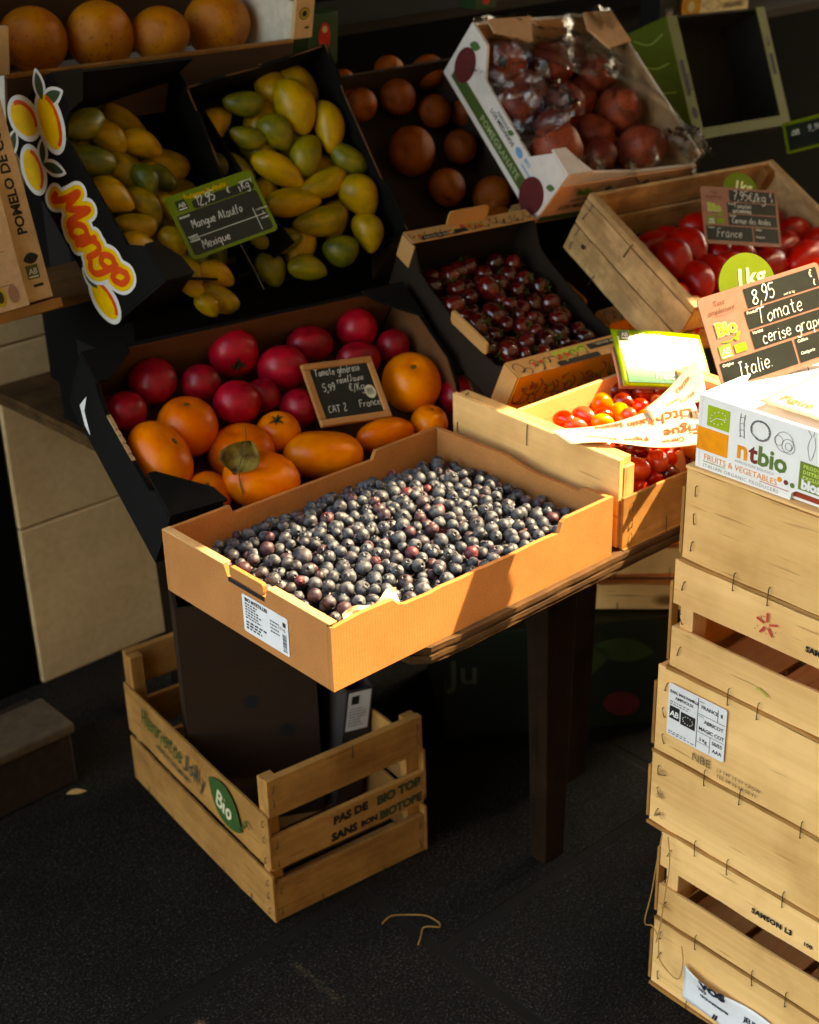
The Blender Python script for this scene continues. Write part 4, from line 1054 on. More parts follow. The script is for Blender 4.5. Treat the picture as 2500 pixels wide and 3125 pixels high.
# ------------ market cartons of dark cherry tomatoes
def drawn_print(fr, w, h, parent, seed, reds=10):
    """printed line drawings with red tomatoes and green leaves"""
    rg = random.Random(seed); m = MB(); mg = MB(); mr_ = MB()
    for k in range(int(w/.015)):
        x = .010 + k*.015 + rg.uniform(-.004, .004); y = h*rg.uniform(.25, .7); s = h*rg.uniform(.16, .30)
        pts = [(x + s*math.cos(t*.9 + seed) * (1 + .3*rg.random()), y + s*math.sin(t*.9 + seed)*(1 + .3*rg.random())) for t in range(6)]
        m.stroke(smooth_line([(min(max(a_, .002), w - .002), min(max(b_, .002), h - .002)) for a_, b_ in pts]), fr, .0015, .0006)
        m.stroke([(x, max(.002, y - s)), (x + s*.5, max(.002, y - s*1.4)), (x + s, max(.003, y - s*.8))], fr, .0013, .0006)
    for k in range(reds):
        x, y = rg.uniform(.01, w - .01), rg.uniform(h*.2, h*.8)
        mr_.disc(fr, x, y, .0042, .0008, 12); mg.disc(fr, x + .006, y + rg.uniform(-.006, .006), .0054, .0007, 8, .0028, rg.uniform(0, 3))
    m.build('line_drawings', INK, parent); mr_.build('printed_tomatoes', flat('print_tomato', (196, 66, 44)), parent); mg.build('printed_leaves', flat('print_olive', (136, 150, 50)), parent)
KB = cardboard('tan_card', (196, 146, 92))
OC = flat('orange_card', (232, 142, 44), .6, .3, .06)
def market_carton(M, a, b, h, label, bandw=.034):
    t = thing('tomato_carton', M, label, 'box')
    pS = [(0, 0), (b, 0), (b, h*1.45), (b - .03, h*1.42), (b - .06, h*1.0), (b - .10, h*.9), (.10, h*.72), (.05, h*.8), (0.03, h), (0, h)]
    mir = [(b - x, y) for x, y in pS]
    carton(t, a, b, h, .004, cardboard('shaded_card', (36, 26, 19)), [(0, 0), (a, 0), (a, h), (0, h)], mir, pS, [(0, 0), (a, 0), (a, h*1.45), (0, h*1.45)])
    F = face_fr('front', a, b, h)
    MB().box(.0005, a - .0005, -.0022, -.0006, .001, h + .003).build('front_band', OC, t)
    MB().box(.0, a, -.0022, bandw, h + .0035, h + .0052).build('top_band', KB, t)
    MB().box(.0, a, b - bandw*.8, b + .002, h*1.45 + .0008, h*1.45 + .0028).build('top_band', KB, t)
    MB().box(-.0022, -.0004, .0, bandw, .002, h + .0032).build('side_band', KB, t); MB().box(-.0022, -.0004, b - .035, b, h*.9, h*1.45).build('side_band', KB, t)
    drawn_print(Fr((0, -.0024, .006), (1, 0, 0), (0, 0, 1)), a, h - .008, t, 3, 18)
    ft = Fr((0, -.002, h + .0053), (1, 0, 0), (0, 1, 0)); drawn_print(ft, a*.60, bandw*.9, t, 5, 6)
    MB().rect(ft, a*.62, bandw*.50, a*.97, bandw*.88, .0005).build('dark_panel', INK, t); MB().rect(ft, a*.34, bandw*.55, a*.60, bandw*.95, .0004).build('lime_panel', flat('print_lime', (160, 172, 60)), t)
    MB().text('marché de demain...', ft, a*.96, bandw*.80, .0095, .1, .0, 1, 'L', .001, math.pi).build('lettering', flat('cream_print', (206, 196, 160)), t)
    MB().rrect(ft, a*.32, -.0005, a*.66, bandw*.30, .004, .0006).build('hand_slot', INK, t)
    fb = Fr((0, b - bandw*.8, h*1.45 + .0029), (1, 0, 0), (0, 1, 0)); drawn_print(fb, a, bandw*.7, t, 8, 5)
    MB().rect(fb, a*.08, bandw*.08, a*.45, bandw*.36, .0006).build('dark_panel', INK, t); MB().text('marché de demain', fb, a*.10, bandw*.13, .0085, .1, .0, 1, 'L', .001).build('lettering', flat('cream_print', (206, 196, 160)), t)
    MB().rrect(Fr((a*.32, b - .002, h*1.45 + .002), (1, 0, .0), (0, .12, 1)), 0, 0, .085, .028, .008, .001, .003).build('handle_flap', KB, t)
    MB().rrect(Fr((-.001, b*.50, h*.80), (.12, -1, -.05), (-.25, 0, 1)), 0, 0, .085, .026, .006, .001, .004).build('handle_flap', KB, t)
    MB().rect(Fr((0, -.0024, 0), (1, 0, 0), (0, 0, 1)), a*.25, .004, a*.72, .016, .0012).build('paper_label', PAPER, t)
    return t
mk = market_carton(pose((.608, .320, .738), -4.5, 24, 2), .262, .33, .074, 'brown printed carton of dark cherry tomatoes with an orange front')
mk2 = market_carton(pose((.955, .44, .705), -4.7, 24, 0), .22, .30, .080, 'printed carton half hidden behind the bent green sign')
# ------------ dark crate of dim oranges
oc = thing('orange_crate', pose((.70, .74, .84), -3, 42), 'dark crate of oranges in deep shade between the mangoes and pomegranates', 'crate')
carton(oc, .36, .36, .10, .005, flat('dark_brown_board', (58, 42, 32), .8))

# ------------ pomegranate box with plastic film
pg = thing('pomegranate_box', pose((.912, .552, .938), -5.4, 40.1, 2.9), 'white printed box of pomegranates half wrapped in clear plastic film', 'box')
a, b, h = .325, .341, .122
WB = flat('white_box_board', (214, 206, 202), .5, .35, .05); PB = flat('peach_board', (224, 164, 124), .5, .4, .06)
pL = [(0, 0), (b, 0), (b, h), (b - .05, h), (b - .085, h - .05), (.09, h - .045), (.055, h), (0, h)]
carton(pg, a, b, h, .005, WB, [(0, 0), (a, 0), (a, h*.8), (a*.55, h*.86), (.06, h), (0, h)], pL, [(0, 0), (b, 0), (b, h), (0, h)], None, flat('tan_inner', (190, 148, 110), .7))
F = face_fr('front', a, b, h)
MB().box(.001, a - .001, -.0022, -.0004, .002, h*.79).build('front_band', PB, pg)
fq = Fr((0, -.0024, 0), (1, 0, 0), (0, 0, 1))
m = MB().rect(fq, .004, .004, .11, .018, .0004); m.build('green_band', flat('band_green', (64, 84, 34)), pg)
m = MB().text('AGRICOLA', fq, .050, .050, .0095, 0, .0002, 1.1); m.text('LOS MEDANOS', fq, .034, .032, .0145, .1, .0005, 1); m.build('lettering', INK, pg)
m = MB(); leaf_shape(m, fq, .070, .066, .022, .012, 2.6, .0004); leaf_shape(m, fq, .070, .066, .020, .012, .5, .0004); leaf_shape(m, fq, .070, .066, .020, .012, 1.5, .0004); m.build('printed_leaf', GREEN, pg)
for x in (.125, .215): MB().disc(fq, x, .074, .009, .0005, 4, .007).build('air_hole', INK, pg)
fl = face_fr('left', a, b, h)
MB().rect(fl, .02, .012, b - .03, .038, .0004).build('green_band', flat('band_green', (64, 84, 34)), pg)
MB().text('POMEGRANATE', fl, .125, .0185, .018, 0, .0004, 1.1, 'L', .0009).build('lettering', flat('pale_sage_print', (150, 160, 120)), pg)
MB().disc(fl, b - .035, .030, .030, .0007, 24, .036).build('printed_pomegranate', flat('print_wine', (92, 30, 32)), pg); MB().disc(fl, .035, .055, .026, .0007, 24, .035).build('printed_pomegranate', flat('print_wine', (92, 30, 32)), pg)
m = MB(); leaf_shape(m, fl, b - .02, .07, .022, .012, .8, .0008); leaf_shape(m, fl, .19, .060, .018, .010, .6, .0008); leaf_shape(m, fl, .02, .09, .03, .016, .6, .0008); m.build('printed_leaf', flat('print_leaf2', (70, 104, 58)), pg)
m = MB().text('AGRICOLA', fl, .150, .062, .008, 0, .0002); m.text('LOS MEDANOS', fl, .135, .050, .012, 0, .0003); m.build('lettering', INK, pg)
m = MB().disc(fl, .235, .058, .011, .0006, 18, .008); m.text('BIO', fl, .252, .058, .011, 0, .0003); m.text('ORGANIC', fl, .250, .046, .008, 0, .0002); m.build('lettering', flat('print_blue', (96, 150, 190)), pg)
m = MB().prism([(.0005, .0005), (.058, .0005), (.046, .02), (.03, .055), (.0005, .055)], Fr((0, 0, h + .0006), (1, 0, 0), (0, 1, 0)), .004); m.build('corner_flap', WB, pg)
m = MB().prism([(a - .0005, b - .0005), (a - .0005, b - .075), (a - .06, b - .085), (a - .085, b - .04), (a - .07, b - .0005)], Fr((0, 0, h + .0006), (1, 0, 0), (0, 1, 0)), .004); m.prism([(.03, b - .0005), (.03, b - .03), (.10, b - .055), (.13, b - .0005)], Fr((0, 0, h + .0006), (1, 0, 0), (0, 1, 0)), .004); m.build('corner_flap', flat('tan_inner', (190, 148, 110), .7), pg)
FILM = wrap_mat(); rg = random.Random(5)
def film(fn, nu, nv):
    o = MB().grid(fn, nu, nv).build('plastic_film', FILM, pg, True); return o
ns = lambda x, y: math.sin(23*x + 7*y) + .6*math.sin(41*y - 13*x + 1) + .4*math.sin(71*x + 53*y)
film(lambda u, v: (a*(1.02 - .30*v - .05*u + .02*math.sin(8*u)), b*(u*1.0), h + .006 + .004*ns(u*.9, v*.5) - .03*v*math.sin(math.pi*u)), 40, 14)
film(lambda u, v: (a*u, b*(1.01 - (.10 + .42*u)*v + .02*math.sin(9*u)), h + .004 + .003*ns(u, v*.6) - .02*v), 36, 14)
film(lambda u, v: (-.004 + .012*math.sin(5*u) + v*a*.22, b*(.30 + .55*u), h*.55 + .08*v + .008*ns(u, v)), 30, 10)
film(lambda u, v: (a*(.1 + .93*u), -.010 + .035*v*(1 + .4*math.sin(11*u)), h*.55 + .065*v + .010*ns(u*1.2, v*.8)), 40, 10)
film(lambda u, v: (a*(.80 + .23*u), b*(-.03 + .20*v), h + .012 + .018*math.sin(math.pi*u)*math.sin(math.pi*v) + .006*ns(u, v)), 16, 14)
film(lambda u, v: (a*(.14 + .20*u), b*(.34 + .22*v), h + .004 + .012*math.sin(math.pi*u)*math.sin(math.pi*v) + .007*ns(u*.6, v*.6)), 14, 14)

# ------------ tilted wooden crate of plum tomatoes
cp = thing('wooden_crate', pose((.92, .262, .757), -4.3, 28.6, 2.3), 'weathered wooden crate of red plum tomatoes tilted towards the street', 'crate')
a, b, h = .463, .285, .122
slat_crate(cp, a, b, h, [(.004, .06), (.066, h)], [(.004, .056), (.060, h - .012)], PX, PY, AZ, None, .007, .006, .026)
for x0 in (-.001, a - .014): MB().box(x0, x0 + .015, .0, b, h - .0105, h + .001).build('top_rail', PY, cp, bev=.001)
fl = face_fr('left', a, b, h); fq = Fr(fl.o + fl.n*.002, fl.u, fl.v); m = MB()
for x, y in ((.014, .02), (.014, .05), (.014, .085), (.018, .105)): staple(m, fq, x, y, .014, rnd(-.2, .2))
staple(m, fq, .085, .003, .022, .1); staple(m, Fr(fq.o + fq.n*.002, fq.u, fq.v), .125, h - .018, .03, .15, .001); m.build('staple', STEEL, cp)
MB().disc(fq, .040, .040, .0045, .0035, 10).build('knot', flat('dark_knot', (52, 34, 24)), cp)

# ------------ green kiwi carton at the top right
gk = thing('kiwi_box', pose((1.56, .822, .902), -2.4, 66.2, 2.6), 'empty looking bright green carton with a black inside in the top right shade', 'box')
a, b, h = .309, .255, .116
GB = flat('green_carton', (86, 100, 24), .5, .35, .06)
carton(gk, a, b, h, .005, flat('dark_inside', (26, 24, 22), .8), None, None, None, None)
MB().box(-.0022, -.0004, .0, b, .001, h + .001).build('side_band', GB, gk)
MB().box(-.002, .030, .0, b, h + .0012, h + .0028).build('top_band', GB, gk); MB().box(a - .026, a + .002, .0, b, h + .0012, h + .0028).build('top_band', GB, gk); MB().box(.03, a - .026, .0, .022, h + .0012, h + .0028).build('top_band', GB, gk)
ft = Fr((0, 0, h + .0029), (1, 0, 0), (0, 1, 0)); m = MB()
m.rrect(ft, .006, .09, .018, .165, .004, .0004); m.rect(ft, a - .018, .11, a - .006, .155, .0004); m.disc(ft, .016, .055, .009, .0004, 12, .013); m.text('KIWIS', ft, .026, .10, .014, 0, .0004, 1, 'L', .0005, R(90)); m.text('BIO', ft, a - .008, .17, .013, 0, .0004, 1, 'L', .0005, R(90)); m.build('lettering', INK, gk)
m = MB(); fl = face_fr('left', a, b, h); f3_ = Fr(fl.o + fl.n*.0024, fl.u, fl.v)
for k in range(4): m.stroke(smooth_line([(.02 + k*.05, .02), (.04 + k*.05, .06), (.03 + k*.06, .10)]), f3_, .0022, .0004)
m.build('printed_curve', flat('pale_lime_print', (178, 196, 96)), gk)

# ------------ things on the shelf at the very top
sh = thing('shelf', pose((.76, 1.16, 1.20)), 'dark shelf at the back holding the small cartons', 'shelf')
MB().box(0, 2.2, 0, .3, -.02, 0).build('board', flat('dark_shelf', (44, 36, 30), .8), sh)

# ---------------------------------------------------------------- price signs
def sign_thing(arr, label, cat='price sign', name='price_sign'):
    ex, ey, o = V(arr[0:3]), V(arr[3:6]), V(arr[6:9]); ez = ex.cross(ey)
    M = Matrix(((ex.x, ey.x, ez.x, o.x), (ex.y, ey.y, ez.y, o.y), (ex.z, ey.z, ez.z, o.z), (0, 0, 0, 1)))
    return thing(name, M, label, cat), arr[9], arr[10]
S0 = Fr((0, 0, .0022), (1, 0, 0), (0, 1, 0))
PANEL = flat('sign_black', (30, 36, 32), .35, .5, .15)
PRLAB = flat('sign_small_print', (210, 214, 200), .7)
# mango sign
t, w, h = sign_thing([0.9729, -0.1698, 0.1567, -0.0293, 0.582, 0.8127, 0.2886, 0.6646, 0.9842, 0.1492, 0.1045], 'lime green chalk price sign reading 12,95 among the mangoes')
MB().rrect(S0, 0, 0, w, h, .007, -.0022, .002).build('board', LIME, t)
m = MB().rrect(S0, .038, .073, w - .006, h - .017, .005, .0002); m.rrect(S0, .006, .005, w - .006, .0715, .005, .0002); m.build('panel', PANEL, t)
m = MB().rect(S0, .118, .075, .1192, h - .020, .0006); m.rect(S0, .010, .0305, w - .008, .0315, .0006); m.rect(S0, .118, .010, .119, .0505, .0006) if False else m.rect(S0, .124, .008, .125, .045, .0006)
m.build('ruling', PRLAB, t)
m = MB()
m.hand('12,95', S0, .044, .0765, .015, .0016); m.hand('€', S0, .098, .079, .010, .0014); m.hand('Kg', S0, .123, .0775, .0125, .0013); m.hand('€', S0, .140, .084, .007, .001)
m.hand('Mangue Ataulfo', S0, .022, .0455, .0128, .0013, .12, .0008, 0, .80); m.hand('Mexique', S0, .024, .0115, .0125, .0013, .12, .0008, 0, .95); m.build('chalk_lettering', CHALK, t)
m = MB().text('PRODUIT', S0, .0085, .0655, .0042, 0, .0002); m.text('VARIÉTÉ', S0, .0085, .0330, .0042, 0, .0002); m.text('ORIGINE', S0, .0085, .0262, .0042, 0, .0002); m.text('CATÉGORIE', S0, .128, .039, .0036, 0, .0001); m.text('I', S0, .137, .031, .007, 0, .0002); m.text('CALIBRE', S0, .130, .024, .0036, 0, .0001); m.text('UNIT DE KG', S0, .121, .0885, .0034, 0, .0001); m.build('small_print', PRLAB, t)
MB().hand('Protégeons la planète', S0, .03, h - .0135, .0075, .0009, .1, .0008, 0, .8).build('chalk_lettering', YELLOW, t)
ab_logo(S0, .0125, .0765, .017, t)
MB().tube([(w*.55, .002, -.002), (w*.60, -.045, -.012), (w*.62, -.075, -.02)], .0009, 6).build('wire', STEEL, t)
# wood framed slate
t, w, h = sign_thing([0.9796, -0.1735, -0.1015, 0.1932, 0.6739, 0.7131, 0.3431, 0.44, 0.7615, 0.1226, 0.1049], 'wood framed slate with chalk writing standing among the tomatoes', 'price sign', 'chalk_slate')
fw_ = .0105; FX = wood('slate_frame', 'x', (168, 108, 60), (206, 146, 92), 1.2, .5, False); FY = wood('slate_frame', 'y', (168, 108, 60), (206, 146, 92), 1.2, .5, False)
for mt, bx in ((FX, (0, w, 0, fw_)), (FX, (0, w, h - fw_, h)), (FY, (0, fw_, fw_ + .0003, h - fw_ - .0003)), (FY, (w - fw_, w, fw_ + .0003, h - fw_ - .0003))):
    MB().box(bx[0], bx[1], bx[2], bx[3], -.004, .004).build('frame', mt, t, bev=.0012)
MB().box(fw_ - .001, w - fw_ + .001, fw_ - .001, h - fw_ + .001, -.002, .0018).build('slate', SLATE, t)
m = MB(); m.hand('Tomate générose', S0, .017, .0815, .0115, .0012, .12, .0006, .02, .72); m.hand('rose/Jaune', S0, .050, .066, .0098, .0011, .12, .0006, .03, .8); m.hand('5,99', S0, .022, .055, .0120, .0012); m.hand('€/Kg', S0, .066, .050, .0130, .0012); m.hand('CAT 2', S0, .019, .020, .0115, .0012); m.hand('France', S0, .074, .022, .0115, .0012); m.build('chalk_lettering', CHALK, t)
MB().disc(S0, w - .022, .046, .0095, .0005, 18, .0115).build('sticker', flat('cream_sticker', (214, 212, 190)), t); ab_logo(S0, w - .0275, .041, .011, t, flat('sage_logo', (120, 140, 84)))
# kraft signs
def kraft(arr, label, rows, round_at, price, origin):
    t, w, h = sign_thing(arr, label); k = w/.1887; q = h/.1296
    MB().rrect(S0, 0, 0, w, h, .006, -.0022, .002).build('board', KSIGN, t)
    m = MB()
    for r_ in ((.069, .098, .183, .124), (.0615, .071, .183, .0955), (.0615, .044, .183, .0685), (.005, .008, .118, .0405), (.1215, .008, .183, .0405)): m.rrect(S0, r_[0]*k, r_[1]*q, r_[2]*k, r_[3]*q, .0006, .0002)
    m.build('panel', PANEL, t)
    m = MB(); m.hand(price, S0, .078*k, .1015*q, .020*q, .0018*k); m.hand('€', S0, .170*k, .112*q, .0098*q, .0013); m.hand('€', S0, .173*k, .1005*q, .0072*q, .001)
    for (s, x, y, sz, nr) in rows: m.hand(s, S0, x*k, y*q, sz*q, .0014*k, .12, .0008, 0, nr)
    m.hand(origin, S0, .030*k, .0155*q, .0185*q, .0016*k); m.build('chalk_lettering', CHALK, t)
    m = MB()
    for s, x, y in (('Produit', .064, .0905), ('Variété', .064, .0635), ('Origine', .008, .0345), ('Calibre', .125, .0345), ('Catégorie', .125, .018)): m.text(s, S0, x*k, y*q, .0056*k, .2, .0001, 1, 'L', .0006)
    m.text('soit le kg', S0, .125*k, .1000*q, .0048*k, .2, 0, 1, 'L', .0006); m.build('small_print', PRLAB, t)
    m = MB(); m.text('Tout', S0, .020*k, .1135*q, .0098*k, .25, 0, .9); m.text('simplement', S0, .009*k, .1035*q, .0098*k, .25, 0, .9); m.rect(S0, .014*k, .1000*q, .048*k, .1004*q, .0005); m.build('small_print', BROWN, t)
    MB().text('Bio', S0, .013*k, .0745*q, .0240*k, 0, .0016, 1.0, 'L', .0005).build('lettering_border', flat('cream_print', (206, 196, 160)), t); MB().text('Bio', S0, .013*k, .0745*q, .0240*k, 0, .0006, 1.0, 'L', .0009).build('lettering', flat('bio_green', (150, 176, 40)), t)  # cream printed border behind the green letters
    m = MB().stroke(smooth_line([(.018*k, .066*q), (.030*k, .0645*q), (.042*k, .070*q)]), S0, .0014, .0005); leaf_shape(m, S0, .040*k, .068*q, .009, .005, .6, .0006); leaf_shape(m, S0, .036*k, .0665*q, .008, .005, -.3, .0006); m.build('printed_leaf', GREEN, t)
    ab_logo(S0, .010*k, .0440*q, .0185*k, t, flat('logo_moss', (112, 138, 52))); MB().rect(S0, .033*k, .0465*q, .051*k, .0580*q, .0005).build('logo_patch', GREEN, t)
    x, y, r = round_at; z = -.0060
    MB().prism([(x + r*math.cos(R(c)), y + r*math.sin(R(c))) for c in range(0, 360, 9)], Fr((0, 0, z), (1, 0, 0), (0, 1, 0)), .0018).build('round_tag', LIME, t)
    MB().text('1kg', Fr((0, 0, z + .0018), (1, 0, 0), (0, 1, 0)), x - r*.45, y + r*.02, r*.78, .12, .0006, 1, 'L', .0005, -.12).build('lettering', flat('pale_yellow_print', (232, 236, 170)), t)
    return t, w, h
t, w, h = kraft([0.9378, -0.3217, 0.1308, 0.0283, 0.4462, 0.8945, 0.5107, -0.1631, 0.9339, 0.1793, 0.1232], 'large kraft sign priced 8,95 for Italian tomatoes, standing on the white carton',
      [('Tomate', .078, .0745, .0185, 1.0), ('cerise grappe', .076, .0475, .0165, .9)], (.078, .122, .040), '8,95', 'Italie.')
MB().tube([(w*.70, .002, -.001), (w*.705, -.03, -.004), (w*.71, -.062, -.008)], .0009, 6).build('wire', STEEL, t)
t, w, h = kraft([0.8771, -0.4559, -0.151, 0.3824, 0.4728, 0.7939, 1.0909, 0.32, 0.9099, 0.1448, 0.1037], 'smaller kraft sign priced 7,95 standing in the crate of plum tomatoes',
      [('Tomates', .078, .0835, .0105, .9), ('anciennes', .074, .0725, .0100, .9), ('Cornue des Andes', .070, .0485, .0130, .72)], (.080, .104, .032), '7,95€/kg', 'France')
MB().tube([(w*.6, .002, -.001), (w*.62, -.05, -.01)], .0009, 6).build('wire', STEEL, t)
# bent green sign over the cherry tomatoes
t, w, h = sign_thing([0.9175, -0.3368, -0.2116, 0.3922, 0.6777, 0.622, 0.7407, 0.1884, 0.7888, 0.1653, 0.0998], 'bent shiny green sign catching the sun above the cherry tomatoes')
GLO = flat('glossy_lime', (128, 156, 24), .22, .8, .05); PGL = flat('glossy_green_panel', (40, 110, 80), .20, .9, .05)
bendz = lambda x, y: .0025*math.sin(math.pi*x/w) - .006*(1 - y/h)**3
def bent(pts, z): return [(x, y, bendz(x, y) + z) for x, y in pts]
def bgrid(x0, y0, x1, y1, z): return MB().grid(lambda u, v: (x0 + (x1 - x0)*u, y0 + (y1 - y0)*v, bendz(x0 + (x1 - x0)*u, y0 + (y1 - y0)*v) + z), 16, 8)
o = bgrid(0, 0, w, h, 0).build('board', GLO, t, True); o.modifiers.new('thick', 'SOLIDIFY').thickness = .0012
bgrid(.040, .070, w - .006, h - .010, .0012).build('panel', PGL, t, True); bgrid(.010, .006, w - .006, .066, .0012).build('panel', PGL, t, True)
o = bgrid(-.006, -.002, w*.5, h*.7, -.004).build('back_card', KSIGN, t, True); o.modifiers.new('thick', 'SOLIDIFY').thickness = .0012
class BF(Fr):
    def p(s, x, y, z=0.0): return V((x, y, bendz(x, y) + .0016 + z))
B0 = BF((0, 0, 0), (1, 0, 0), (0, 1, 0)); m = MB()
m.hand('12,95€/kg', B0, .046, .0775, .0145, .0015); m.hand('Tomate', B0, .030, .043, .0150, .0013); m.hand('France', B0, .060, .012, .0130, .0013); m.build('chalk_lettering', CHALK, t)
MB().text('PRODUIT', B0, .012, .058, .0052, 0, .0002).build('small_print', PRLAB, t); ab_logo(B0, .012, .080, .017, t)
MB().tube([(w*.5, .002, -.002), (w*.52, -.06, -.02)], .0009, 6).build('wire', STEEL, t)
# small slates
def small_slate(arr, label, words_):
    t, w, h = sign_thing(arr, label, 'price sign', 'chalk_slate')
    MB().box(0, w, 0, h, -.002, .0018).build('slate', SLATE, t); MB().box(-.004, -.0002, 0, h, -.003, .003).build('frame', FY, t)
    m = MB(); f = Fr((w, 0, .0019), (0, 1, 0), (-1, 0, 0)) if False else Fr((0, h, .0019), (0, -1, 0), (1, 0, 0))
    for s, x, y, sz in words_: m.hand(s, f, x, y, sz, .0009, .12, .0006, 0, .8)
    m.build('chalk_lettering', CHALK, t); return t
small_slate([0.9757, -0.1029, 0.1935, 0.0193, 0.9198, 0.3919, 1.113, 0.5896, 1.0376, 0.0552, 0.0908], 'small slate with faint chalk price lying on the pomegranates', [('Grenade', .008, .037, .011), ('7,50 €', .028, .021, .010), ('Kg', .058, .006, .009)])
small_slate([0.9848, -0.1157, -0.1299, 0.1467, 0.9537, 0.2626, 0.8905, 0.4443, 0.7613, 0.0563, 0.0907], 'small wood edged slate leaning on the carton of dark cherry tomatoes', [('Tomate', .006, .040, .009), ('cocktail', .022, .026, .009), ('5,50 €', .030, .012, .009)])
t, w, h = sign_thing([0.5692, -0.7746, 0.2756, 0.5742, 0.6145, 0.5411, 1.5196, 0.4646, 0.965, 0.1257, 0.0801], 'dark green rimmed sign cut off by the right edge in the shade')
MB().rrect(S0, 0, 0, w, h, .005, -.0022, .002).build('board', LIME, t); MB().rect(S0, .006, .005, w - .005, h - .010, .0002).build('panel', PANEL, t); ab_logo(S0, .012, .040, .020, t)
MB().hand('9,90 €', S0, .045, .042, .016, .0014).build('chalk_lettering', CHALK, t)

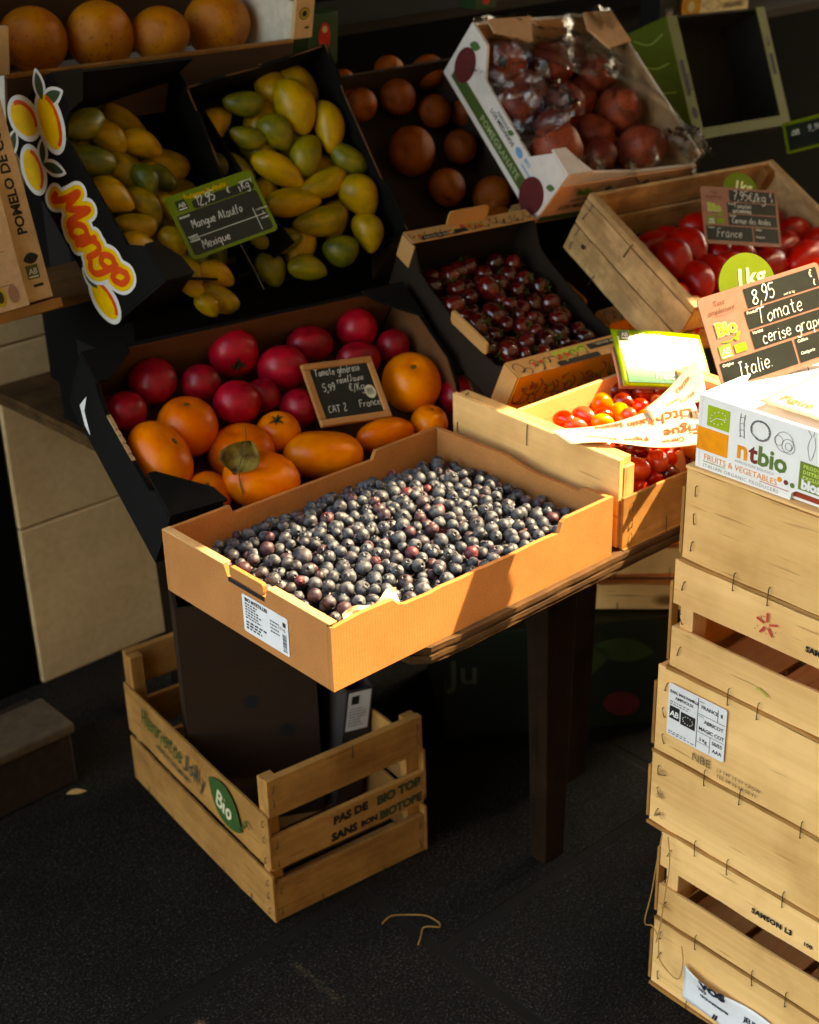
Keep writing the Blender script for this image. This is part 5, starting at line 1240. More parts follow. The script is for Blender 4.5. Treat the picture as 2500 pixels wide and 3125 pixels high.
# ---------------------------------------------------------------- fruit in the boxes: x, y, z, half length, half width, long axis
FR = {
 'tomato': [
  (0.096,0.585,0.816,0.0324,0.031,0.92,-0.34,-0.17),(0.163,0.611,0.837,0.0366,0.0352,0.93,-0.33,-0.17),(0.23,0.585,0.823,0.0314,0.03,0.93,-0.33,-0.17),
  (0.31,0.61,0.844,0.0402,0.0387,0.93,-0.33,-0.16),(0.259,0.536,0.798,0.0349,0.0349,0.92,-0.34,-0.17),(0.312,0.539,0.794,0.0275,0.0253,0.93,-0.34,-0.17),
  (0.369,0.562,0.816,0.0397,0.0382,0.93,-0.33,-0.16),(0.439,0.583,0.833,0.0384,0.03,0.93,-0.32,-0.16),(0.35,0.5,0.774,0.0304,0.029,0.92,-0.34,-0.17),
  (0.532,0.579,0.836,0.0345,0.0337,0.93,-0.32,-0.16),(0.499,0.534,0.804,0.0374,0.0287,0.93,-0.33,-0.16),(0.569,0.532,0.807,0.0276,0.0276,0.93,-0.33,-0.16),
  (0.609,0.427,0.741,0.0335,0.032,0.93,-0.34,-0.17),(0.17,0.54,0.784,0.0475,0.0461,0.92,-0.35,-0.17),(0.098,0.503,0.77,0.0573,0.0434,-0.09,-0.83,-0.54),
  (0.224,0.485,0.742,0.0499,0.0478,0.92,-0.35,-0.18),(0.293,0.483,0.757,0.0321,0.0321,0.92,-0.35,-0.18),(0.202,0.403,0.733,0.0584,0.0436,0.92,-0.36,-0.18),
  (0.333,0.424,0.725,0.0634,0.0449,0.92,-0.35,-0.18),(0.128,0.436,0.721,0.0352,0.0338,0.91,-0.36,-0.19),(0.447,0.415,0.725,0.0498,0.0307,0.98,-0.19,-0.07),
  (0.551,0.471,0.766,0.0484,0.0477,0.93,-0.33,-0.17),(0.528,0.405,0.723,0.0313,0.0298,0.92,-0.35,-0.17),
 ],
 'mangoL': [
  (0.224,0.833,1.176,0.0372,0.0211,0.95,0.31,0.05),(0.261,0.823,1.15,0.0259,0.0193,0.69,-0.32,-0.65),(0.317,0.825,1.132,0.0327,0.0186,0.89,-0.1,-0.44),
  (0.205,0.793,1.132,0.0397,0.0209,0.94,-0.0,-0.34),(0.267,0.802,1.101,0.0306,0.0194,0.48,-0.46,-0.75),(0.283,0.768,1.092,0.0231,0.0173,0.11,-0.6,-0.8),
  (0.186,0.799,1.082,0.0323,0.017,-0.07,-0.63,-0.77),(0.213,0.756,1.082,0.0333,0.0229,0.82,-0.19,-0.53),(0.272,0.759,1.054,0.0305,0.0193,0.36,-0.51,-0.78),
  (0.236,0.731,1.038,0.0324,0.017,0.96,0.06,-0.28),(0.208,0.695,1.018,0.0338,0.0178,0.97,0.15,-0.17),(0.288,0.715,1.003,0.0224,0.0173,0.36,-0.51,-0.78),
  (0.267,0.691,0.981,0.0227,0.0141,0.11,-0.6,-0.8),(0.296,0.687,0.959,0.025,0.0153,0.11,-0.6,-0.8),(0.341,0.686,0.946,0.0298,0.0176,0.87,-0.13,-0.48),
  (0.326,0.661,0.919,0.031,0.0175,0.75,-0.27,-0.61),(0.278,0.662,0.947,0.0242,0.0131,0.67,-0.33,-0.67),(0.295,0.646,0.917,0.0187,0.0142,0.57,-0.4,-0.71),
  (0.33,0.79,1.083,0.0207,0.0145,0.36,-0.51,-0.78),(0.311,0.756,1.047,0.0185,0.0144,0.36,-0.51,-0.78),(0.32,0.702,0.974,0.0188,0.0154,0.58,-0.39,-0.71),
  (0.289,0.848,1.093,0.0418,0.0272,-0.08,0.47,0.88),(0.215,0.759,1.002,0.0394,0.0256,0.06,0.76,0.64),(0.318,0.787,1.013,0.0399,0.026,-0.39,0.65,0.65),
  (0.238,0.792,1.041,0.0377,0.0245,-0.63,0.39,0.68),(0.375,0.857,1.085,0.0373,0.0243,-0.91,0.12,0.4),(0.227,0.828,1.097,0.0401,0.0261,-0.69,0.32,0.64),
  (0.319,0.826,1.062,0.0415,0.027,0.62,0.46,0.63),(0.331,0.892,1.144,0.0395,0.0257,-0.25,0.68,0.69),(0.192,0.85,1.137,0.0371,0.0241,0.83,0.49,0.26),
  (0.373,0.829,1.034,0.0422,0.0274,0.89,0.45,-0.02),(0.262,0.74,0.977,0.0377,0.0245,0.55,0.54,0.64),(0.332,0.762,0.968,0.0395,0.0257,-0.92,-0.34,0.21),
  (0.387,0.774,0.971,0.0398,0.0259,-0.3,0.48,0.82),(0.253,0.877,1.149,0.0422,0.0274,0.86,0.4,0.33),(0.203,0.726,0.969,0.0393,0.0255,0.02,0.64,0.77),
 ],
 'mangoR': [
  (0.518,0.826,1.165,0.0292,0.0185,0.95,-0.31,-0.1),(0.598,0.796,1.15,0.0409,0.0293,0.06,-0.54,-0.84),(0.641,0.763,1.115,0.0374,0.0224,-0.22,-0.47,-0.85),
  (0.503,0.8,1.116,0.026,0.0162,0.84,-0.43,-0.33),(0.551,0.788,1.117,0.0279,0.0233,0.52,-0.54,-0.66),(0.587,0.755,1.079,0.0306,0.0234,0.6,0.3,0.74),
  (0.653,0.73,1.066,0.0309,0.0201,0.6,-0.53,-0.6),(0.466,0.801,1.073,0.0351,0.0184,0.79,-0.46,-0.41),(0.53,0.76,1.063,0.0397,0.0209,0.67,-0.51,-0.54),
  (0.596,0.727,1.036,0.0379,0.0199,0.97,-0.11,0.22),(0.533,0.73,1.015,0.0406,0.0214,0.96,-0.28,-0.05),(0.646,0.697,1.01,0.0331,0.0272,0.34,-0.56,-0.76),
  (0.566,0.702,0.984,0.0408,0.0215,0.98,-0.2,0.08),(0.636,0.666,0.956,0.0283,0.0225,-0.04,-0.52,-0.85),(0.495,0.707,0.963,0.0264,0.0173,0.98,-0.16,0.15),
  (0.58,0.67,0.938,0.0253,0.0234,0.94,-0.33,-0.13),(0.465,0.71,0.922,0.0251,0.0208,0.15,-0.55,-0.82),(0.514,0.676,0.92,0.0278,0.0185,0.87,-0.4,-0.28),
  (0.46,0.72,0.969,0.0169,0.0115,0.94,-0.33,-0.13),(0.493,0.753,0.968,0.0354,0.0236,0.18,0.64,0.75),(0.507,0.776,1.02,0.0354,0.0236,0.63,0.36,0.69),
  (0.531,0.812,1.085,0.0354,0.0236,-0.24,0.61,0.75),(0.474,0.852,1.132,0.0334,0.0222,0.87,0.12,0.48),(0.56,0.834,1.129,0.0376,0.0251,0.62,0.22,0.76),
  (0.531,0.718,0.945,0.0339,0.0226,0.54,0.24,0.81),(0.626,0.766,1.045,0.0335,0.0223,0.93,-0.04,0.35),(0.614,0.724,0.974,0.0331,0.0221,0.68,0.26,0.69),
  (0.638,0.838,1.175,0.0355,0.0236,-0.7,0.46,0.55),(0.592,0.844,1.176,0.0363,0.0242,-0.17,0.62,0.77),(0.589,0.801,1.094,0.0336,0.0224,-0.65,0.36,0.67),
  (0.573,0.765,1.019,0.0348,0.0232,0.9,0.13,0.41),
 ],
 'pomelo': [
  (0.285,1.063,1.268,0.0535,0.0519,0.94,-0.34,-0.08),(0.399,1.048,1.263,0.0571,0.0548,0.94,-0.33,-0.08),(0.496,1.021,1.257,0.0454,0.0477,0.94,-0.33,-0.08),
  (0.624,1.034,1.258,0.0559,0.0551,0.94,-0.32,-0.08),(0.551,1.237,1.3,0.0524,0.0508,0.95,-0.3,-0.07),(0.317,1.245,1.305,0.0514,0.0498,0.95,-0.31,-0.08),
  (0.684,1.212,1.293,0.0502,0.0485,0.95,-0.3,-0.07),(0.474,1.307,1.315,0.0507,0.0507,0.95,-0.29,-0.07),
 ],
 'pomegr': [
  (1.009,0.721,1.175,0.0369,0.0361,0.98,-0.17,-0.11),(1.106,0.7,1.16,0.0393,0.0384,0.98,-0.17,-0.11),(1.192,0.665,1.134,0.0373,0.0364,0.98,-0.17,-0.11),
  (0.977,0.657,1.115,0.0356,0.0348,0.98,-0.18,-0.12),(1.074,0.634,1.104,0.0362,0.0354,0.98,-0.18,-0.12),(1.184,0.601,1.079,0.0395,0.0387,0.98,-0.18,-0.12),
  (0.987,0.569,1.051,0.0459,0.0402,0.97,-0.19,-0.13),(1.169,0.535,1.023,0.0433,0.0416,0.97,-0.19,-0.13),(1.062,0.542,1.026,0.0332,0.0316,0.97,-0.2,-0.14),
  (1.021,0.613,1.08,0.0299,0.0291,0.97,-0.19,-0.13),(1.109,0.595,1.044,0.0391,0.038,0.99,0.12,-0.0),(1.179,0.724,1.162,0.0366,0.0356,-0.03,0.86,0.51),
  (1.033,0.687,1.124,0.0374,0.0364,0.17,0.81,0.57),(1.138,0.663,1.097,0.0351,0.0342,0.94,0.33,0.11),
 ],
 'crateP': [
  (1.035,0.344,0.888,0.037,0.0265,-0.15,-0.87,-0.47),(1.095,0.358,0.895,0.0377,0.0245,-0.16,-0.87,-0.47),(1.041,0.295,0.86,0.0364,0.0239,-0.27,-0.85,-0.46),
  (1.087,0.291,0.863,0.039,0.0209,-0.37,-0.81,-0.45),(1.148,0.334,0.874,0.0284,0.0214,0.1,-0.87,-0.48),(1.184,0.316,0.872,0.0318,0.0198,0.95,-0.27,-0.15),
  (1.307,0.308,0.858,0.0452,0.0238,0.99,0.11,0.06),(1.303,0.254,0.85,0.0478,0.0252,1.0,0.0,0.0),(1.376,0.283,0.855,0.0362,0.024,0.86,-0.45,-0.25),
  (1.353,0.322,0.874,0.0388,0.0223,0.95,-0.27,-0.15),(1.154,0.385,0.91,0.0307,0.0216,0.67,-0.65,-0.36),(1.13,0.296,0.865,0.0402,0.0212,1.0,0.01,0.01),
  (1.224,0.344,0.888,0.0324,0.0218,0.85,-0.46,-0.25),(1.22,0.277,0.851,0.0441,0.0232,1.0,-0.06,-0.03),(1.298,0.359,0.896,0.029,0.0222,0.39,-0.81,-0.44),
  (1.135,0.251,0.813,0.0325,0.0223,-0.37,0.85,0.37),(1.196,0.245,0.811,0.0307,0.0211,0.75,0.6,0.29),(1.189,0.367,0.875,0.0336,0.0231,0.82,0.52,0.24),
  (1.269,0.344,0.868,0.031,0.0213,0.46,0.74,0.48),(0.985,0.293,0.843,0.0324,0.0222,0.8,0.48,0.35),(1.257,0.311,0.848,0.0303,0.0209,0.98,0.19,-0.09),
  (1.019,0.273,0.82,0.0337,0.0232,-0.08,0.93,0.37),(1.0,0.397,0.895,0.0297,0.0204,0.93,0.33,0.14),(1.095,0.257,0.822,0.0301,0.0207,0.67,0.6,0.44),
  (0.994,0.335,0.854,0.0297,0.0205,-0.9,0.39,0.19),(1.243,0.249,0.81,0.0316,0.0217,-0.98,0.02,0.22),(1.355,0.242,0.811,0.0319,0.0219,-0.15,0.84,0.53),
  (1.079,0.336,0.857,0.0325,0.0223,0.1,0.87,0.49),(1.27,0.391,0.896,0.0322,0.0222,-0.07,0.91,0.41),(1.167,0.291,0.834,0.0302,0.0208,0.6,0.63,0.5),
  (0.974,0.363,0.881,0.0326,0.0224,0.92,0.34,0.2),(1.06,0.409,0.895,0.0331,0.0227,-0.99,0.15,0.03),(1.227,0.388,0.883,0.0324,0.0223,0.06,0.83,0.56),
  (1.112,0.402,0.892,0.0333,0.0229,-0.55,0.66,0.52),(1.361,0.384,0.88,0.0338,0.0233,1.0,0.1,0.0),(0.974,0.263,0.817,0.0314,0.0216,0.2,0.87,0.45),
  (1.339,0.282,0.825,0.0318,0.0218,0.96,0.1,0.26),(1.283,0.236,0.803,0.0325,0.0223,0.55,0.75,0.38),
 ],
 'marche': [
  (0.746,0.491,0.871,0.018,0.0165,0.93,-0.33,-0.15),(0.654,0.477,0.865,0.0176,0.0156,0.93,-0.33,-0.15),(0.706,0.44,0.849,0.0184,0.0167,0.93,-0.33,-0.15),
  (0.658,0.43,0.845,0.0189,0.0174,0.93,-0.34,-0.15),(0.734,0.402,0.831,0.0142,0.0128,0.93,-0.34,-0.15),(0.748,0.363,0.814,0.0183,0.0142,0.59,-0.74,-0.33),
  (0.751,0.447,0.852,0.0114,0.0109,0.93,-0.33,-0.15),(0.659,0.455,0.854,0.0136,0.0122,0.93,-0.34,-0.15),(0.708,0.415,0.837,0.0127,0.0117,0.93,-0.34,-0.15),
  (0.707,0.369,0.817,0.0133,0.0126,0.93,-0.34,-0.15),(0.662,0.365,0.815,0.0172,0.0158,0.92,-0.35,-0.16),(0.64,0.387,0.822,0.0148,0.0139,0.93,-0.35,-0.15),
  (0.639,0.395,0.801,0.0176,0.0135,0.92,-0.35,-0.16),(0.683,0.349,0.808,0.0125,0.011,0.92,-0.35,-0.16),(0.718,0.343,0.805,0.0153,0.0116,0.92,-0.35,-0.16),
  (0.771,0.349,0.808,0.0117,0.0088,0.93,-0.34,-0.15),(0.698,0.485,0.869,0.0104,0.0099,0.93,-0.33,-0.15),(0.639,0.445,0.81,0.0102,0.0093,0.93,-0.35,-0.15),
  (0.648,0.344,0.806,0.009,0.0081,0.92,-0.35,-0.16),(0.673,0.403,0.832,0.0106,0.0097,0.93,-0.34,-0.15),(0.747,0.387,0.825,0.0098,0.0088,0.93,-0.34,-0.15),
  (0.747,0.425,0.842,0.0099,0.0089,0.93,-0.33,-0.15),(0.646,0.406,0.834,0.0106,0.0096,0.93,-0.34,-0.15),(0.765,0.411,0.836,0.0089,0.0084,0.93,-0.34,-0.15),
  (0.747,0.464,0.859,0.01,0.009,0.93,-0.33,-0.15),(0.768,0.496,0.852,0.0162,0.0152,0.05,0.84,0.54),(0.729,0.327,0.779,0.0157,0.0147,-0.37,0.88,0.3),
  (0.76,0.322,0.778,0.0149,0.0139,0.75,0.62,0.24),(0.791,0.427,0.82,0.0149,0.014,-0.05,0.86,0.51),(0.855,0.477,0.852,0.0145,0.0135,-0.84,0.51,0.18),
  (0.785,0.456,0.835,0.0153,0.0143,0.81,0.55,0.2),(0.699,0.395,0.809,0.0149,0.0139,-0.86,0.44,0.24),(0.808,0.486,0.853,0.015,0.014,0.46,0.78,0.42),
  (0.763,0.399,0.811,0.0164,0.0153,0.99,0.14,-0.05),(0.652,0.345,0.784,0.0145,0.0136,0.91,0.41,0.01),(0.713,0.552,0.885,0.0161,0.015,-0.58,0.74,0.32),
  (0.823,0.555,0.886,0.0153,0.0143,-0.05,0.97,0.25),(0.848,0.508,0.86,0.0146,0.0137,0.22,0.93,0.29),(0.673,0.548,0.88,0.0144,0.0134,0.93,0.34,0.11),
  (0.846,0.422,0.816,0.0163,0.0153,0.98,0.15,-0.11),(0.769,0.529,0.865,0.0162,0.0152,0.74,0.58,0.34),(0.714,0.509,0.856,0.0158,0.0148,-0.5,0.73,0.47),
  (0.706,0.527,0.875,0.0149,0.0139,-0.51,0.79,0.34),(0.83,0.533,0.866,0.0161,0.0151,0.82,0.45,0.35),(0.685,0.433,0.827,0.0151,0.0141,-0.17,0.88,0.45),
  (0.806,0.353,0.787,0.0143,0.0133,0.78,0.58,0.25),(0.796,0.514,0.864,0.0144,0.0134,-0.5,0.81,0.31),(0.785,0.331,0.779,0.0153,0.0143,-0.98,0.04,0.22),
  (0.665,0.505,0.858,0.0153,0.0144,-0.61,0.73,0.32),(0.755,0.462,0.835,0.0154,0.0144,-0.67,0.72,0.18),(0.843,0.331,0.783,0.0154,0.0144,-0.15,0.88,0.46),
  (0.722,0.467,0.836,0.0164,0.0153,-0.08,0.92,0.38),(0.82,0.458,0.834,0.0156,0.0146,-0.94,0.31,0.11),(0.686,0.474,0.847,0.0149,0.0139,-0.51,0.82,0.27),
  (0.741,0.564,0.887,0.0164,0.0153,0.93,0.29,0.22),(0.69,0.366,0.791,0.0162,0.0152,0.31,0.8,0.51),(0.802,0.385,0.805,0.0157,0.0147,-0.57,0.71,0.41),
  (0.664,0.411,0.813,0.0156,0.0146,-0.61,0.78,0.14),(0.767,0.565,0.889,0.0147,0.0137,0.66,0.6,0.45),(0.696,0.333,0.785,0.016,0.015,-0.93,0.34,0.13),
  (0.722,0.369,0.792,0.0163,0.0152,-0.39,0.85,0.35),(0.776,0.378,0.804,0.0146,0.0137,-0.23,0.87,0.44),(0.79,0.55,0.873,0.0157,0.0147,0.06,0.87,0.49),
  (0.743,0.431,0.821,0.0143,0.0134,-0.96,0.11,0.25),(0.851,0.54,0.88,0.0148,0.0138,-0.41,0.75,0.52),(0.842,0.381,0.8,0.0145,0.0136,-0.92,0.37,0.12),
  (0.821,0.405,0.82,0.0152,0.0142,0.44,0.83,0.34),(0.832,0.356,0.796,0.0159,0.0149,0.01,0.93,0.36),(0.756,0.347,0.791,0.0163,0.0153,-0.16,0.91,0.38),
  (0.686,0.571,0.885,0.0155,0.0145,0.8,0.53,0.29),(0.725,0.388,0.812,0.0151,0.0141,-0.3,0.92,0.24),(0.815,0.328,0.781,0.0164,0.0153,0.89,0.31,0.33),
  (0.843,0.445,0.832,0.0163,0.0152,-0.99,0.15,-0.07),(0.733,0.536,0.867,0.0156,0.0146,1.0,0.07,-0.01),
 ],
 'crateT': [
  (0.621,0.203,0.76,0.0186,0.0116,0.16,-0.99,-0.0),(0.653,0.194,0.76,0.0192,0.0117,0.15,-0.99,0.0),(0.709,0.206,0.76,0.0154,0.0134,0.7,-0.71,0.0),
  (0.736,0.188,0.76,0.0164,0.0114,0.32,-0.95,0.0),(0.765,0.226,0.76,0.0192,0.0122,0.51,-0.86,0.0),(0.792,0.193,0.76,0.0172,0.0116,0.7,-0.71,0.0),
  (0.743,0.157,0.76,0.0119,0.0114,0.7,-0.71,0.0),(0.764,0.146,0.76,0.0216,0.0114,-0.73,-0.69,0.0),(0.806,0.141,0.76,0.0188,0.0125,0.93,-0.36,0.0),
  (0.816,0.178,0.76,0.0153,0.0106,0.7,-0.72,0.0),(0.703,0.166,0.757,0.0242,0.0128,-0.6,-0.8,-0.0),(0.674,0.173,0.76,0.0147,0.0098,0.7,-0.71,0.0),
  (0.656,0.159,0.76,0.016,0.0097,0.7,-0.71,0.0),(0.701,0.145,0.763,0.011,0.0102,0.7,-0.71,0.0),(0.714,0.123,0.76,0.0146,0.0102,0.7,-0.71,0.0),
  (0.617,0.177,0.76,0.0159,0.0096,0.7,-0.71,0.0),(0.837,0.147,0.76,0.0198,0.0106,-0.06,-1.0,0.0),(0.674,0.119,0.76,0.0152,0.0096,0.33,-0.94,0.0),
  (0.672,0.13,0.714,0.0127,0.0102,0.7,-0.71,0.0),(0.685,0.113,0.714,0.0141,0.0126,0.7,-0.71,0.0),(0.709,0.105,0.714,0.0112,0.0141,0.7,-0.71,0.0),
  (0.653,0.07,0.714,0.0157,0.0123,0.71,-0.71,0.0),(0.708,0.079,0.712,0.0179,0.0164,0.7,-0.71,0.0),(0.597,0.035,0.714,0.0116,0.0104,0.71,-0.71,0.0),
  (0.705,0.052,0.716,0.0168,0.0143,0.7,-0.71,0.0),(0.631,0.037,0.714,0.0141,0.0117,0.71,-0.71,0.0),(0.66,0.031,0.714,0.0142,0.0117,0.71,-0.71,0.0),
  (0.712,0.158,0.729,0.022,0.0162,0.0,0.99,0.16),(0.585,0.072,0.727,0.0207,0.0153,0.22,0.96,-0.18),(0.738,0.079,0.734,0.021,0.0155,-0.24,0.95,-0.19),
  (0.625,0.108,0.729,0.0198,0.0146,-0.54,0.84,-0.02),(0.796,0.095,0.727,0.0204,0.015,-0.43,0.9,0.02),(0.802,0.133,0.729,0.0199,0.0147,0.67,0.74,-0.02),
  (0.69,0.096,0.734,0.0213,0.0158,-0.67,0.74,0.08),(0.66,0.152,0.73,0.0206,0.0152,-0.19,0.98,-0.07),(0.618,0.158,0.734,0.0211,0.0156,-0.62,0.79,-0.01),
  (0.567,0.048,0.728,0.0197,0.0145,0.89,0.42,-0.16),(0.749,0.126,0.734,0.0218,0.0161,0.69,0.7,0.17),(0.782,0.203,0.736,0.0208,0.0153,-0.1,0.98,-0.16),
  (0.823,0.168,0.732,0.0198,0.0146,0.17,0.98,-0.11),(0.574,0.196,0.734,0.0195,0.0144,0.91,0.4,-0.03),(0.829,0.105,0.727,0.0221,0.0163,0.98,0.14,-0.16),
  (0.647,0.044,0.736,0.0198,0.0146,0.64,0.77,0.1),(0.755,0.18,0.735,0.0197,0.0146,0.46,0.88,0.09),(0.571,0.121,0.727,0.0195,0.0144,-0.92,0.39,-0.02),
  (0.781,0.055,0.729,0.0193,0.0143,0.75,0.67,-0.01),(0.753,0.04,0.73,0.0207,0.0153,-0.98,0.07,0.19),(0.807,0.194,0.729,0.0203,0.015,0.72,0.68,0.16),
  (0.568,0.164,0.731,0.0208,0.0153,-0.65,0.76,-0.01),(0.698,0.133,0.727,0.0209,0.0154,-0.7,0.7,-0.13),(0.834,0.041,0.734,0.0209,0.0154,-0.2,0.98,0.06),
  (0.715,0.187,0.731,0.0196,0.0145,-0.07,0.99,0.08),(0.673,0.05,0.728,0.02,0.0147,0.99,-0.03,-0.12),(0.563,0.09,0.735,0.021,0.0155,0.99,0.09,0.1),
  (0.685,0.189,0.73,0.022,0.0163,-0.64,0.74,0.19),(0.646,0.183,0.728,0.0194,0.0143,0.75,0.64,-0.13),(0.617,0.21,0.728,0.0217,0.016,-0.99,0.1,-0.05),
  (0.621,0.076,0.729,0.0216,0.016,0.69,0.7,0.19),(0.636,0.134,0.73,0.0202,0.0149,0.98,0.17,0.08),(0.652,0.09,0.738,0.0219,0.0162,-0.2,0.96,0.17),
  (0.841,0.145,0.729,0.022,0.0163,-0.95,0.26,0.17),(0.767,0.086,0.729,0.0218,0.0161,0.64,0.76,0.13),(0.829,0.076,0.728,0.0196,0.0145,-0.94,0.34,-0.04),
  (0.775,0.161,0.731,0.0201,0.0148,0.5,0.85,-0.16),(0.719,0.108,0.737,0.0202,0.0149,0.95,0.3,0.05),(0.806,0.028,0.736,0.0194,0.0143,0.43,0.89,0.14),
  (0.738,0.204,0.728,0.0219,0.0161,-0.88,0.47,0.05),(0.601,0.047,0.737,0.0214,0.0158,-0.15,0.98,0.09),(0.724,0.042,0.735,0.0213,0.0157,-0.98,0.06,0.17),
  (0.597,0.176,0.728,0.0209,0.0154,-0.14,0.99,0.01),(0.651,0.21,0.73,0.0214,0.0158,0.16,0.98,0.11),(0.597,0.137,0.736,0.02,0.0147,0.28,0.96,0.01),
 ],
 'orange': [
  (0.905,0.852,1.018,0.0452,0.0443,0.97,-0.2,-0.13),(1.013,0.837,1.009,0.0319,0.0319,0.97,-0.2,-0.13),(1.01,0.752,0.933,0.0369,0.0369,0.97,-0.21,-0.15),
  (0.988,0.707,0.892,0.0348,0.0331,0.96,-0.22,-0.15),(0.949,0.938,1.097,0.0336,0.0336,0.98,-0.18,-0.12),(1.007,0.901,1.067,0.0312,0.0312,0.97,-0.19,-0.12),
  (0.864,0.941,1.096,0.0296,0.0296,0.97,-0.19,-0.12),(0.852,0.979,1.129,0.0261,0.0261,0.98,-0.18,-0.12),(1.051,0.966,1.127,0.0326,0.0326,0.98,-0.18,-0.11),
  (1.08,0.887,1.057,0.0307,0.0307,0.97,-0.19,-0.12),(0.968,0.981,1.137,0.0285,0.0285,0.98,-0.18,-0.11),(0.926,0.784,0.958,0.0347,0.0347,0.97,-0.21,-0.14),
 ],
}

ROSE = fruit_skin('rose_tomato_skin', (120, 6, 22), (184, 12, 40), .38, .28, 2.2, None, coat=.08, vrand=.2)
ORT = fruit_skin('orange_tomato_skin', (222, 96, 0), (250, 142, 4), .40, .28, 1.6, None, coat=.08, vrand=.2)
CALYX = flat('dry_calyx', (46, 52, 26), .8, .2, .4); SCAR = flat('stem_scar', (98, 78, 40), .9, .1, .4)
GRCAL = flat('green_calyx', (72, 84, 30), .7, .2, .4)
rose_m = [tomato_mesh('rose_tomato', ROSE, 6, .04, .84, 1), tomato_mesh('rose_tomato', ROSE, 5, .02, .92, 2), tomato_mesh('rose_tomato', ROSE, 0, 0, .9, 3)]
or_m = [tomato_mesh('orange_tomato', ORT, 0, 0, .92, 4), tomato_mesh('orange_tomato', ORT, 7, .09, .80, 5), tomato_mesh('orange_tomato', ORT, 5, .04, .86, 6)]
cal_m = calyx_mesh('calyx', CALYX, 6, .42, 3)
def scar_mesh(mat):
    m = MB(); m.grid(lambda u, v: (.17*(.15 + v)*math.cos(6.2832*u)*(1 + .2*math.sin(19*u)), .10*(.15 + v)*math.sin(6.2832*u), .012*(1 - v) + .004), 14, 3); return m.mesh('stem_scar', mat, True)
scar_m = scar_mesh(SCAR)
# (label, mesh, stem direction in camera terms (right, up, towards camera), part)
TOM = [('rose tomato against the torn black left wall of the tomato box', 1, (-.5, .2, -.6), 0), ('large rose tomato near the back left corner of the tomato box', 0, (.2, -.3, -.8), 0), ('rose tomato right of the large one at the back left', 2, (0, .8, -.5), 0),
 ('big rose tomato with its dark calyx facing down towards the street', 0, (.30, -.62, .72), 1), ('bright rose tomato in the middle just above the dried leaf', 1, (-.4, .6, -.6), 0), ('small rose tomato tucked behind the bright middle one', 2, (.6, .4, -.6), 0),
 ('large dark rose tomato left of the framed slate', 0, (0, .7, -.6), 0), ('rose tomato lying against the back wall above the framed slate', 1, (.3, .8, -.4), 0), ('dark rose tomato half hidden by the lower left corner of the slate', 2, (.4, .3, -.8), 0),
 ('hindmost rose tomato by the brown back wall', 1, (0, -.75, .5), 0), ('rose tomato showing over the top edge of the framed slate', 0, (.2, .5, -.8), 0), ('rose tomato at the back right corner of the tomato box', 2, (-.3, .5, -.8), 0), ('bright red tomato squeezed against the wooden crate at the right', 2, (.85, .2, .1), 0),
 ('round orange tomato with a small scar on top, upper left of the orange ones', 0, (.02, .86, .52), 2), ('long orange tomato against the torn left wall of its box', 0, (.55, .70, .45), 2), ('orange tomato under the upper end of the dried leaf', 2, (-.2, .7, .5), 0), ('small orange tomato with a dark green calyx facing up', 2, (-.05, .62, .78), 1),
 ('broad ribbed orange tomato under the lower tip of the dried leaf', 1, (.10, .55, .80), 0), ('wide ribbed orange tomato below the framed slate', 1, (-.20, .95, .25), 0), ('small orange tomato by the black corner flap at the front left', 0, (0, .55, .8), 2), ('kidney shaped orange tomato right of the wide ribbed one', 1, (-.75, .62, .1), 1),
 ('largest round orange tomato, right of the framed slate', 0, (.10, .60, .75), 2), ('low orange tomato beside the wooden crate rail', 0, (.2, .8, .4), 2)]
for (x, y, z, a_, b_, ax, ay, az), (lab_, k, sd_, part) in zip(FR['tomato'], TOM):
    i = TOM.index((lab_, k, sd_, part)); isr = i < 13; c = V((x, y, z))
    tc_ = to_cam(c); d = (rt*sd_[0] + up*sd_[1] - fw*sd_[2]*-1*-1).normalized() if False else (rt*sd_[0] + up*sd_[1] + tc_*sd_[2]).normalized()
    X = V((ax, ay, az)); X = X if a_ > b_*1.12 else d.orthogonal()
    rot = axes_from(X, d) if abs(X.normalized().dot(d)) < .9 else zaxis(d)
    me = (rose_m if isr else or_m)[k]
    o = obj('tomato', me, None, placed(c, rot, a_*1.02, b_*1.02, b_*1.06)); tag(o, lab_, 'tomato', 'rose tomatoes in the big black box' if isr else 'orange tomatoes in the big black box')
    ztop = {0: .78, 1: .70, 2: .72}[k] if not isr else {0: .70, 1: .77, 2: .75}[k]
    if part == 1: obj('calyx', cal_m, o, Matrix.Translation((0, 0, ztop)) @ Matrix.Scale(.9, 4))
    elif part == 2: obj('stem_scar', scar_m, o, Matrix.Translation((0, 0, ztop)) @ Matrix.Rotation(i, 4, 'Z') @ Matrix.Scale(.85, 4))
